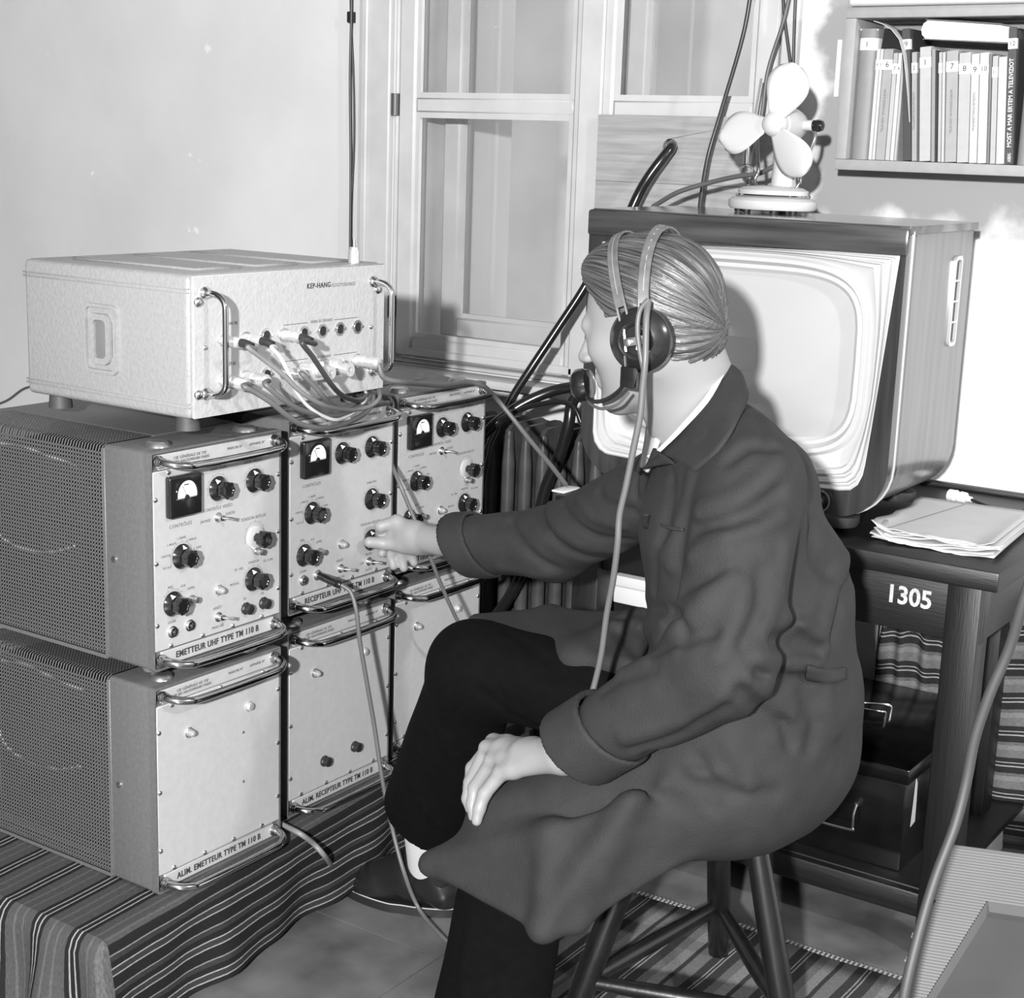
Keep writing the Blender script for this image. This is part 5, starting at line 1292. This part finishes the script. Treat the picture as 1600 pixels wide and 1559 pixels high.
def strand(q):
    a = np.array([.86, 0, .51]); u2 = np.array([-.51, 0, .86]); q2 = q-np.array([-.02, 0, .03])
    s1 = q2@a; th_ = np.arctan2(q2[:, 1], q2@u2); return th_, s1
HS = Solid()
HS.add(Ell(H(-.014, 0, .031), (.1035, .082, .0955), HR), .01).add(Ell(H(-.045, 0, -.015), (.068, .067, .066), HR), .02).add(Ell(H(.028, .01, .090), (.050, .046, .030), HR), .03)
def hair_post(P, d):
    q = (P-hc)@HR.T
    # combed locks: ridges along the sweep
    th_, s1 = strand(q)
    d = d+.0011*np.sin(th_*34+3*np.sin(s1*40))+.0006*np.sin(th_*83+s1*50)
    front = q[:, 0]-.050-.10*np.clip(q[:, 2]-.055, 0, 1)*8*.25          # forehead line
    front = np.minimum(front, .045-q[:, 2]+0*q[:, 0]+np.where(q[:, 0] > .02, .012, -9))
    side = np.where(q[:, 0] > -.030, (.0+.02)-q[:, 2], (-.030-.5*(-.03-q[:, 0])-.018)-q[:, 2])   # above the ear, down to the nape
    fl_ = np.where(q[:, 0] > .035, .030-q[:, 2]+(q[:, 0]-.035)*1.2, side)
    cut = np.maximum(fl_, -1)
    cut = np.maximum(cut, q[:, 0]-.060-.25*(q[:, 2]-.03))
    return np.maximum(d, cut*.8)
HS.post = hair_post
hair_o = HS.obj('hair', HM, hc-.16, hc+.17, .0022, man)
co = np.empty(len(hair_o.data.vertices)*3, np.float32); hair_o.data.vertices.foreach_get('co', co); q_ = (co.reshape(-1, 3)-hc)@HR.T
th_, s1 = strand(q_); at_ = hair_o.data.attributes.new('strand', 'FLOAT_VECTOR', 'POINT')
at_.data.foreach_set('vector', np.stack([np.cos(th_)*30, np.sin(th_)*30, s1*9+.8*np.sin(th_*3)], 1).astype(np.float32).ravel())

# ---- trousers
TR = mat('black_trouser_cloth', .0028, .9, spec=.08, noise=.2, nscale=50, bump=.2, bscale=500)
T = Solid()
T.add(Loft(pel+[0, 0, -.015], waist, (.165, .11), (.14, .10), (0, 1, 0)), .05)
kLa = kneeL+np.array([.01, 0, .0]); kRa = kneeR
T.add(Cone(hipL, kLa, .088, .068), .04).add(Cone(hipR, kRa, .088, .074), .04)
hemL, hemR = ankL+np.array([.0, 0, .0]), A(668, 1272, 'y', 2.20)
T.add(Loft(kLa, hemL, (.080, .076), (.098, .082), (1, 0, 0)), .04)
T.add(Loft(kRa, hemR, (.078, .074), (.090, .075), (1, 0, -.3)), .04)
axr = (hemR-kRa)/np.linalg.norm(hemR-kRa)
T.sub(Half(hemR, -axr), .002) if False else None
class Above:
    """outside beyond the hem plane, only near the leg"""
    def __init__(s, o, ax, c, r): s.o, s.ax, s.c, s.r = V3(o), V3(ax), V3(c), r
    def ev(s, P): return np.maximum(-((P-s.o)@s.ax), np.linalg.norm(P-s.c, axis=1)-s.r)
T.sub(Above(hemR, axr, hemR+axr*.1, .18), .002); T.sub(Above(hemL+[0, 0, .0], (0, 0, -1), hemL, .2), .002)
T.sub(Cone(hemR-axr*.05, hemR+axr*.05, .060, .066), .004)
T.strokes_pending = []
for px, am, w_ in (([(722, 1060), (716, 1120), (735, 1200), (760, 1280)], -.008, .010), ([(700, 1060), (690, 1130), (680, 1210)], .004, .012), ([(800, 990), (880, 1050), (950, 1110)], -.005, .010), ([(745, 1075), (800, 1120), (850, 1140)], -.006, .009),
                   ([(640, 1180), (655, 1250), (685, 1290)], .004, .008), ([(770, 1440), (765, 1500), (770, 1555)], -.005, .012), ([(735, 1440), (725, 1500), (722, 1555)], .004, .01)): T.pstroke(px, am, w_)
T.strokes += T.strokes_pending
fn = fold_noise(22, .0018, 3); T.post = lambda P, d: d+fn(P)
T.obj('trousers', TR, (-1.95, 1.66, .05), (-.72, 2.42, .85), .006, man)

# ---- work coat
CT = mat('grey_work_coat_cotton', .021, .80, spec=.3, noise=.10, nscale=30, bump=.5, bscale=350)
Cc = Solid()
fwd = np.cross([0, 0, 1], -(shR-shL)); fwd /= np.linalg.norm(fwd)
Cc.add(Loft(pel+[.018, .01, .0], waist+[.02, .01, .02], (.205, .150), (.185, .142), (0, 1, 0)), .05)
Cc.add(Loft(waist+[.02, .01, .03], chest+[.02, .01, .02], (.185, .130), (.195, .118), (-.25, 1, 0)), .05)
Cc.add(Loft(chest+[.02, .01, .02], (shL+shR)/2+[.012, 0, -.01], (.195, .115), (.150, .092), shR-shL), .05)
Cc.add(Cone(shL+[0, .02, -.012], shR+[0, -.01, -.02], .068, .062), .05)
Cc.add(Cone(shL*.55+neck0*.45+[.01, 0, -.01], neck0+[.02, .02, -.035], .062, .062), .05)
Cc.add(Ell((-.885, 2.10, .845), (.045, .09, .075)), .05).add(Ell((-.865, 2.12, .655), (.05, .11, .06)), .05)
Cc.add(Ell(A(1212, 772, 'y', 2.12), (.05, .08, .07)), .05)
# sleeves
Cc.add(Cone(shL+[0, 0, -.02], elL, .073, .072), .014).add(Cone(elL, wrL*.64+elL*.36, .070, .057), .014)
Cc.add(Cone(shR+[0, 0, -.03], elR, .070, .064), .03).add(Cone(elR, wrR*.80+elR*.20, .062, .054), .03)
axL = (wrL-elL)/np.linalg.norm(wrL-elL); axR = (wrR-elR)/np.linalg.norm(wrR-elR)
cL0, cL1 = elL*.36+wrL*.64, elL*.10+wrL*.90; cR0, cR1 = elR*.30+wrR*.70, elR*.04+wrR*.96
# skirt over the left thigh and hanging edge
Cc.add(Loft(hipL+[.02, -.02, -.01], kneeL+[-.0, -.005, .012], (.105, .115), (.080, .078), (0, 1, 0)), .05)
S1, S2, S3 = A(675, 1350, 'y', 1.80), A(848, 1450, 'y', 1.755), A(1120, 1292, 'y', 1.93)
S0, S5, S6 = A(768, 1292, 'y', 1.84), A(860, 1300, 'y', 1.80), A(980, 1260, 'y', 1.83)
S2b = A(900, 1440, 'y', 1.79)
for tr in ((S0, S1, S5), (S1, S2, S5), (S2, S5, S6), (S2, S2b, S6), (S2b, S3, S6)): Cc.add(Tri(*tr, .011), .03)
S7 = A(690, 1372, 'y', 1.90); Cc.add(Tri(S0, S1, S7, .008), .02).add(Tri(S0+[0, .09, .0], S0, S7, .009), .02)
# right flap over the far thigh
F0, F1, F2, F3 = A(1000, 975, 'y', 2.20), A(860, 968, 'y', 2.20), A(745, 975, 'y', 2.16), A(690, 1035, 'y', 2.14)
F4, F5 = A(900, 1030, 'y', 2.08), A(980, 1040, 'y', 2.08)
for tr in ((F0, F1, F4), (F0, F4, F5), (F1, F2, F4)): Cc.add(Tri(*tr, .020), .03)
Cc.add(Tri(F2, F3, F2+[.02, .09, -.09], .007), .012).add(Tri(F2, F1, F2+[.02, .09, -.09], .010), .012)
Cc.strokes_pending = []
Z7 = lambda pts: [(640+x/2.105, 560+y/2.105) for x, y in pts]
for pts, am, w_ in (
    ([(1090, 140), (1130, 170), (1165, 230), (1178, 300)], -.004, .006),
    ([(1050, 330), (1120, 285), (1190, 290)], -.008, .011), ([(960, 500), (1080, 455), (1150, 410), (1215, 345)], .010, .016),
    ([(945, 560), (1060, 535), (1130, 505), (1215, 440)], -.008, .012), ([(930, 650), (1040, 590), (1150, 560), (1230, 520)], .006, .014),
    ([(900, 760), (990, 720), (1070, 690)], -.006, .012), ([(860, 830), (900, 850), (905, 905)], -.009, .010), ([(810, 935), (870, 900), (960, 800), (1060, 700)], .008, .016),
    ([(800, 980), (900, 930), (1000, 900)], -.006, .012), ([(700, 1030), (800, 985), (870, 960)], .006, .014), ([(640, 1090), (700, 1050), (800, 1020)], -.004, .010),
    ([(710, 1250), (900, 1190), (1020, 1110), (1100, 1030)], .006, .014), ([(730, 1290), (900, 1235), (1040, 1150)], -.006, .010),
    ([(1100, 760), (1080, 860), (1020, 980)], .006, .018), ([(1160, 700), (1150, 820), (1090, 940)], -.006, .014), ([(1240, 620), (1220, 760), (1170, 880)], .005, .014),
    ([(1330, 560), (1340, 650), (1380, 700)], -.010, .022), ([(1230, 850), (1310, 880), (1375, 945)], .008, .014), ([(1200, 930), (1280, 935), (1350, 955)], -.012, .014),
    ([(1150, 980), (1250, 1010), (1340, 1005)], .008, .014), ([(1140, 1035), (1250, 1055), (1330, 1050)], -.008, .012), ([(1455, 700), (1420, 780), (1390, 930)], -.008, .014), ([(1430, 650), (1390, 760), (1370, 880)], .006, .016),
    ([(1090, 1080), (1150, 1150), (1230, 1195), (1250, 1270)], -.008, .012), ([(1110, 1060), (1180, 1130), (1250, 1170)], .007, .012), ([(1300, 1090), (1330, 1200), (1320, 1280)], -.006, .016), ([(1060, 1280), (1110, 1340), (1120, 1420)], .006, .02),
    ([(1380, 1060), (1370, 1140), (1400, 1220)], .005, .016), ([(800, 1300), (900, 1380), (1050, 1430), (1200, 1430)], -.006, .014), ([(740, 1440), (850, 1390), (1000, 1370)], .005, .018), ([(950, 1320), (1010, 1400), (1000, 1470)], -.005, .014),
    ([(430, 490), (450, 560), (520, 630), (640, 660)], -.007, .012), ([(500, 480), (540, 540), (620, 590), (720, 600)], -.006, .010), ([(460, 480), (490, 560), (560, 610), (690, 630)], .006, .012), ([(560, 460), (600, 520), (700, 550)], .006, .011), ([(620, 440), (650, 480), (740, 500)], -.005, .010),
    ([(330, 540), (380, 620), (480, 690)], -.005, .012), ([(300, 690), (450, 710), (600, 690)], .004, .014),
    ([(760, 330), (745, 450), (750, 620)], -.004, .008), ([(860, 400), (850, 560), (800, 760)], -.005, .012), ([(930, 380), (900, 520), (860, 680)], .005, .014), ([(700, 850), (780, 820), (830, 830)], -.007, .012), ([(690, 900), (740, 960), (800, 940)], -.007, .012), ([(680, 870), (760, 870), (830, 870)], .006, .012)):
    Cc.pstroke(Z7(pts), am*1.5, w_*.85)
Cc.strokes += Cc.strokes_pending
fn2 = fold_noise(16, .0028, 5); fn3 = fold_noise(45, .0007, 8)
Cc.post = lambda P, d: d+fn2(P)+fn3(P)
class Vee:
    """neck opening"""
    def __init__(s): s.c = Cone(neck0+[-.01, 0, -.01], neck0+[-.03, 0, .2], .066, .10); s.t = Tri(neck0+[-.06, -.02, .06], neck0+[-.07, .05, .05], chest+fwd*.10+[0, 0, .135], .018)
    def ev(s, P): return np.minimum(s.c.ev(P), s.t.ev(P))
Cc.sub(Vee(), .006)
Cc.sub(Cone(cL0, wrL, .030, .030), .004); Cc.sub(Cone(cR0, wrR, .030, .030), .004)
coat = Cc.obj('work_coat', CT, (-1.86, 1.66, .15), (-.70, 2.44, 1.20), .0048, man)
# turned-up cuffs
def cuff(c0, c1, ax, r0, r1, th, u, tilt, nm, wr):
    S_ = Solid(); t = V3(u)/np.linalg.norm(u)
    S_.add(Cone(c0, c1, r0+th, r1+th), .01); f5 = fold_noise(28, .0016, 4); S_.post = lambda P, d: d+f5(P)
    S_.sub(Cone(c0-ax*.05, c1+ax*.08, r0-.002, r1-.002), .004)
    S_.sub(Above(c1, ax+t*tilt, c1, .5), .003); S_.sub(Above(c0, -(ax+t*tilt*1.2), c0, .5), .003)
    return S_.obj('cuff', CT, np.minimum(c0, c1)-.11, np.maximum(c0, c1)+.11, .004, coat)
cuff(elL*.34+wrL*.66, elL*.08+wrL*.92, axL, .0585, .0575, .0065, (0, 0, 1), -.35, 'cuff', wrL)
cuff(elR*.30+wrR*.70, elR*.0+wrR*1.0, axR, .0575, .0565, .006, (0, 0, 1), -.45, 'cuff', wrR)

# collars
def ribbon(name, rows, m, th, parent, sub=6):
    """rows: list of point lists (same length); smooth surface through them, thickened"""
    rows = [[V3(p) for p in r] for r in rows]
    def cr(P, n):
        P = [2*P[0]-P[1]]+P+[2*P[-1]-P[-2]]; out = []
        for i in range(1, len(P)-2):
            for k in range(n):
                t = k/n; a, b, c, d = P[i-1:i+3]; out.append(.5*((2*b)+(c-a)*t+(2*a-5*b+4*c-d)*t*t+(3*b-a-3*c+d)*t**3))
        out.append(P[-2]); return out
    R1 = [cr(r, sub) for r in rows]; cols = [cr([r[j] for r in R1], 3) for j in range(len(R1[0]))]
    n1, n2 = len(cols), len(cols[0]); vv = [tuple(p) for c in cols for p in c]
    ff = [(i*n2+j, (i+1)*n2+j, (i+1)*n2+j+1, i*n2+j+1) for i in range(n1-1) for j in range(n2-1)]
    me = bpy.data.meshes.new(name); me.from_pydata(vv, [], ff); me.materials.append(m)
    for p in me.polygons: p.use_smooth = True
    o = link(name, me, parent); md = o.modifiers.new('t', 'SOLIDIFY'); md.thickness = th; md.offset = 0
    return o
I_ = [A(1100, 575, 'y', 2.10), A(1136, 570, 'y', 2.03), A(1112, 622, 'y', 1.975), A(1070, 672, 'y', 1.95), A(1033, 708, 'y', 1.945)]
M_ = [A(1115, 580, 'y', 2.12), A(1156, 582, 'y', 2.03), A(1142, 640, 'y', 1.945), A(1105, 690, 'y', 1.915), A(1062, 722, 'y', 1.915)]
O_ = [A(1120, 605, 'y', 2.13), A(1166, 610, 'y', 2.03), A(1152, 660, 'y', 1.930), A(1122, 706, 'y', 1.895), A(1086, 738, 'y', 1.895)]
ribbon('collar', [I_, M_, O_], CT, .005, coat)
ribbon('lapel', [[A(1033, 708, 'y', 1.948), A(1018, 720, 'y', 1.96), A(1002, 732, 'y', 1.975)], [A(1050, 722, 'y', 1.93), A(1032, 726, 'y', 1.95), A(1010, 728, 'y', 1.97)], [A(1062, 728, 'y', 1.925), A(1040, 712, 'y', 1.94), A(1022, 700, 'y', 1.96)]], CT, .004, coat)
ribbon('far_collar', [[A(1018, 712, 'y', 2.03), A(1000, 716, 'y', 2.03), A(992, 735, 'y', 2.03)], [A(1030, 700, 'y', 2.02), A(1015, 722, 'y', 2.01), A(1000, 742, 'y', 2.0)]], CT, .004, coat)
SHIRT = mat('white_shirt_cotton', .75, .8)
ribbon('shirt_collar', [[A(1098, 568, 'y', 2.08), A(1130, 566, 'y', 2.02), A(1106, 615, 'y', 1.975), A(1066, 662, 'y', 1.955), A(1028, 702, 'y', 1.955), A(1010, 712, 'y', 1.975)],
                        [A(1102, 575, 'y', 2.09), A(1135, 569, 'y', 2.025), A(1112, 620, 'y', 1.972), A(1071, 669, 'y', 1.950), A(1036, 710, 'y', 1.950), A(1022, 728, 'y', 1.975)]], SHIRT, .003, man)
ribbon('shirt_front', [[A(1012, 655, 'y', 2.02), A(1008, 690, 'y', 2.01), A(1000, 730, 'y', 2.02)], [A(1030, 690, 'y', 1.975), A(1022, 715, 'y', 1.98), A(1012, 738, 'y', 1.99)]], mat('undershirt_grey', .40, .8), .004, man)
# buttons, pocket, back belt
p_, ok = Cc.hit([(1012, 815), (1048, 822), (1068, 825), (1040, 822), (1015, 870), (1180, 1015), (1230, 1035), (1285, 1045), (1328, 1050), (1336, 1040)])
def disc(name, c, r, h, m, parent, toward=None):
    n = (np.array([0, 0, CAMH])-c); n /= np.linalg.norm(n); n = n*.5+fwd*.5; n /= np.linalg.norm(n); a = np.cross(n, [0, 0, 1]); a /= np.linalg.norm(a); b = np.cross(n, a)
    mb = MB(); vs = []
    for hh_, rr in ((-.003, r), (h, r), (h+.001, r*.75), (h-.0005, r*.6)): vs.append([mb._v(c+n*hh_+rr*(math.cos(k*PI/8)*a+math.sin(k*PI/8)*b)) for k in range(16)])
    for x_, y_ in zip(vs, vs[1:]):
        for k in range(16): mb.bm.faces.new((x_[k], x_[(k+1) % 16], y_[(k+1) % 16], y_[k]))
    mb.bm.faces.new(vs[-1]); return mb.obj(name, m, parent)
if ok[0]: disc('button', p_[0], .0105, .005, mat('button_horn', .015, .3), coat)
def on_coat(pts, lift=.002):
    q, ok_ = Cc.hit(pts); o = np.array([0, 0, CAMH]); return [v+(o-v)/np.linalg.norm(o-v)*lift for v, k in zip(q, ok_) if k]
ribbon('pocket_edge', [on_coat([(1034, 818), (1050, 823), (1068, 825)], .004), on_coat([(1034, 823), (1050, 828), (1068, 830)], .004)], CT, .004, coat)
bel = [on_coat([(1262, 1040), (1275, 1043), (1290, 1045), (1305, 1045), (1320, 1042)], .006), on_coat([(1258, 1060), (1273, 1064), (1290, 1067), (1305, 1066), (1320, 1062)], .006)]
if min(len(r) for r in bel) == 5: ribbon('back_belt', bel, CT, .006, coat)

# ---- shoes and sock
SH = mat('black_shoe_leather', .010, .30, coat=.3)
def shoe(heel, toe, nm):
    d = toe-heel; L_ = np.linalg.norm(d); d = d/L_; s_ = np.cross([0, 0, 1], d)
    q = Solid(); Pt = lambda x, y, z: heel+d*x+s_*y+np.array([0, 0, z])
    q.add(Cone(Pt(.03, 0, .04), Pt(.10, 0, .05), .037, .037), .02).add(Cone(Pt(.10, .0, .045), Pt(L_-.05, .0, .030), .036, .030), .03)
    q.add(Ell(Pt(L_-.07, .0, .024), (.062, .046, .032), np.array([d, s_, [0, 0, 1]])), .02).add(Cone(Pt(.03, 0, .05), Pt(.045, 0, .095), .036, .041), .02).add(Cone(Pt(.065, 0, .088), Pt(.16, 0, .050), .036, .031), .03)
    q.sub(Half(Pt(0, 0, .017), (0, 0, 1)), .003); q.sub(Cone(Pt(.045, 0, .085), Pt(.040, 0, .16), .030, .040), .006)
    o = q.obj('shoe', SH, np.minimum(heel, toe)-.07, np.maximum(heel, toe)+[.07, .07, .14], .004, man)
    def outline(k):
        pts = []
        for i in range(40):
            a = 2*PI*i/40; x = L_/2+(L_/2+.006+k)*math.cos(a); wd = (.040+.010*math.sin((x/L_)*PI)+(.004 if x > L_*.5 else 0)+k)
            sx = math.copysign(abs(math.sin(a))**.75, math.sin(a)); pts.append((x, wd*sx))
        return pts
    mb = MB()
    for k, z0, z1 in ((0, .001, .0165),):
        o_ = outline(0); lo_ = [mb._v(Pt(x, y, z0)) for x, y in o_]; hi_ = [mb._v(Pt(x, y, z1)) for x, y in o_]
        for i in range(40): mb.bm.faces.new((lo_[i], lo_[(i+1) % 40], hi_[(i+1) % 40], hi_[i]))
        mb.bm.faces.new(lo_); mb.bm.faces.new(hi_)
    mb.obj('sole', BLACKM, o)
    o_ = outline(-.0028); mb = MB(); mb.tube([Pt(x, y, .0172) for x, y in o_]+[Pt(o_[0][0], o_[0][1], .0172)], .0014, 6, 2); mb.obj('welt_stitching', mat('pale_welt', .35, .7), o)
    mb = MB()
    for k in range(4): mb.tube([Pt(.095+.014*k, -.016, .080-.006*k), Pt(.098+.014*k, 0, .086-.006*k), Pt(.095+.014*k, .016, .080-.006*k)], .0018, 6, 4)
    mb.obj('laces', mat('shoelace', .03, .7), o)
    return o
hR = A(716, 1428, 'z', .0); tR = A(541, 1388, 'z', .0)
shoe(hR, tR, 'R'); shoe(ankL*[1, 1, 0]+[.06, .0, 0], ankL*[1, 1, 0]+[-.20, -.03, 0], 'L')
sk = Solid(); sk.add(Cone(hR*.72+tR*.28+[0, 0, .075], hemR+axr*.02, .036, .043), .01); sk.obj('sock', mat('pale_ribbed_sock', .55, .85, bump=.4, bscale=300), np.minimum(hR, hemR)-.09, np.maximum(hR, hemR)+.12, .004, man)

# ---- headset (a thing worn by the man)
hs = thing('headset', 'black headset with double headband and mouth microphone worn by the man', 'headphones', (0, 0, 0))
LEA = mat('leather_headband', .10, .35, noise=.2, nscale=60); BKL = mat('bakelite_earcup', .014, .22, coat=.35)
def HM_(pts): return [H(*p) for p in pts]
for s_ in (1, -1):
    cc = H(-.022, s_*.084, -.018)
    Rm = Matrix(((hl[0]*s_, hf[0], hu[0], cc[0]), (hl[1]*s_, hf[1], hu[1], cc[1]), (hl[2]*s_, hf[2], hu[2], cc[2]), (0, 0, 0, 1)))
    mb = MB(); mb.T = Rm; mb.lathe([(-.012, .036), (-.010, .044), (.006, .046), (.012, .044), (.020, .034), (.024, .026), (.022, .022), (.018, .020)], 36, 'x'); mb.obj('earpiece', BKL, hs)
    mb = MB(); mb.T = Rm; mb.lathe([(-.018, .030), (-.016, .040), (-.010, .041)], 30, 'x'); mb.obj('ear_cushion', mat('ear_rubber', .02, .6), hs)
    mb = MB(); mb.T = Rm; mb.frame(rrect(-.0455, .0455, -.0455, .0455, .0454, 9), rrect(-.043, .043, -.043, .043, .0429, 9), .003, .0085, 'x'); mb.obj('rim', mat('brownish_rim', .06, .25, coat=.3), hs)
    mb = MB(); mb.T = Rm; mb.box(.018, .030, -.016, .016, -.006, .006, bev=.002)
    mb.lathe([(.028, .005), (.034, .005), (.035, .003)], 12, 'x', (0, .008, 0)); mb.lathe([(.028, .004), (.033, .004)], 12, 'x', (0, -.010, 0)); mb.obj('terminal_block', BRASSY, hs)
for kx, tiltx, zh in ((-.008, .40, .133), (-.036, -.20, .130)):
    pts = []; 
    for i in range(25):
        a = math.radians(-2+184*i/24); y = math.cos(a)*.100; z = math.sin(a)*zh/.92
        pts.append(H(kx*1.0+tiltx*(z)*.42*math.sin(a)**.3 if z > 0 else kx, y, z*.92-.0+(.0)))
    P2 = [p for p in pts]
    W2 = []
    n_ = len(P2)
    for i in range(n_):
        t = P2[min(i+1, n_-1)]-P2[max(i-1, 0)]; t /= np.linalg.norm(t); rad = P2[i]-H(0, 0, .02); rad /= np.linalg.norm(rad); W2.append(Vector(np.cross(t, rad)))
    mb = MB(); sweep_strip(mb, [Vector(p) for p in P2[2:-2]], W2[2:-2], .013, .0035); hb_ = mb.obj('headband', LEA, hs, smooth=60)
    for off in (-.0062, .0062, 0):
        mb = MB(); mb.tube([Vector(P2[i])+W2[i].normalized()*off for i in range(0 if off else 3, n_ if off else n_-3)], .0019, 8, 1); mb.obj('band_wire', LEA if off else mat('worn_leather_edge', .3, .4), hs)
    for s_, i in ((1, 1), (-1, n_-2)):
        mb = MB(); mb.tube([Vector(P2[i]), Vector(H(kx*.8, s_*.106, -.005)), Vector(H(kx*.6, s_*.108, -.03))], .0026, 8, 3); mb.obj('fork_rod', STEEL, hs)
# microphone boom
mb = MB(); mb.tube([Vector(H(-.004, .112, -.035)), Vector(H(.0, .112, -.060)), Vector(H(.012, .106, -.078)), Vector(H(.040, .090, -.090)), Vector(H(.070, .066, -.094)), Vector(H(.098, .030, -.092)), Vector(H(.110, .012, -.086))], .0032, 8, 5); mb.obj('microphone_boom', BLACKM, hs)
mb = MB(); mb.T = Matrix.Translation(Vector(H(-.006, .112, -.060))) ; mb.box(-.012, .012, -.006, .006, -.020, .010, bev=.003); mb.obj('boom_clamp', BLACK, hs)
fm = Matrix(((hf[0], hl[0], hu[0], 0), (hf[1], hl[1], hu[1], 0), (hf[2], hl[2], hu[2], 0), (0, 0, 0, 1)))
mb = MB(); mb.T = Matrix.Translation(Vector(H(.118, .004, -.070)))@fm; mb.lathe([(-.014, .012), (-.012, .021), (-.004, .024), (.006, .024), (.012, .019), (.014, .010)], 24, 'x'); mb.obj('microphone', BLACK, hs)
mb = MB(); mb.tube([Vector(H(.0, .112, -.085)), Vector(H(.025, .102, -.100)), Vector(H(.06, .078, -.104)), Vector(H(.095, .035, -.098)), Vector(H(.112, .012, -.085))], .0022, 8, 4); mb.obj('microphone_lead', GC, hs)
# headset cords
def hcab(label, pts, r, m=GC): cable('cable', label, [Vector(p) if len(p) == 3 else p for p in pts], r, m)
e1, e2 = H(.012, .118, .002), H(-.008, .120, .005)
lap = A(925, 1085, 'y', 1.90)
hcab('thick braided grey cord hanging from the headset down to the man\'s lap', [A(1013, 470, 'y', 1.875), A(1010, 495, 'y', 1.862), A(1009, 530, 'y', 1.855), A(1008, 565, 'y', 1.85), A(1004, 605, 'y', 1.85), A(1000, 650, 'y', 1.85), A(990, 700, 'y', 1.85), A(978, 760, 'y', 1.85), A(968, 805, 'y', 1.85), A(965, 850, 'y', 1.85), A(958, 905, 'y', 1.86), A(948, 960, 'y', 1.87), A(940, 1020, 'y', 1.875), A(930, 1065, 'y', 1.875), A(922, 1092, 'y', 1.87)], .0046)
hcab('short grey cord loop in front of the headset earpiece', [A(1013, 468, 'y', 1.873), A(1000, 485, 'y', 1.862), A(996, 515, 'y', 1.856), A(1000, 550, 'y', 1.852), A(1006, 580, 'y', 1.85)], .0036)
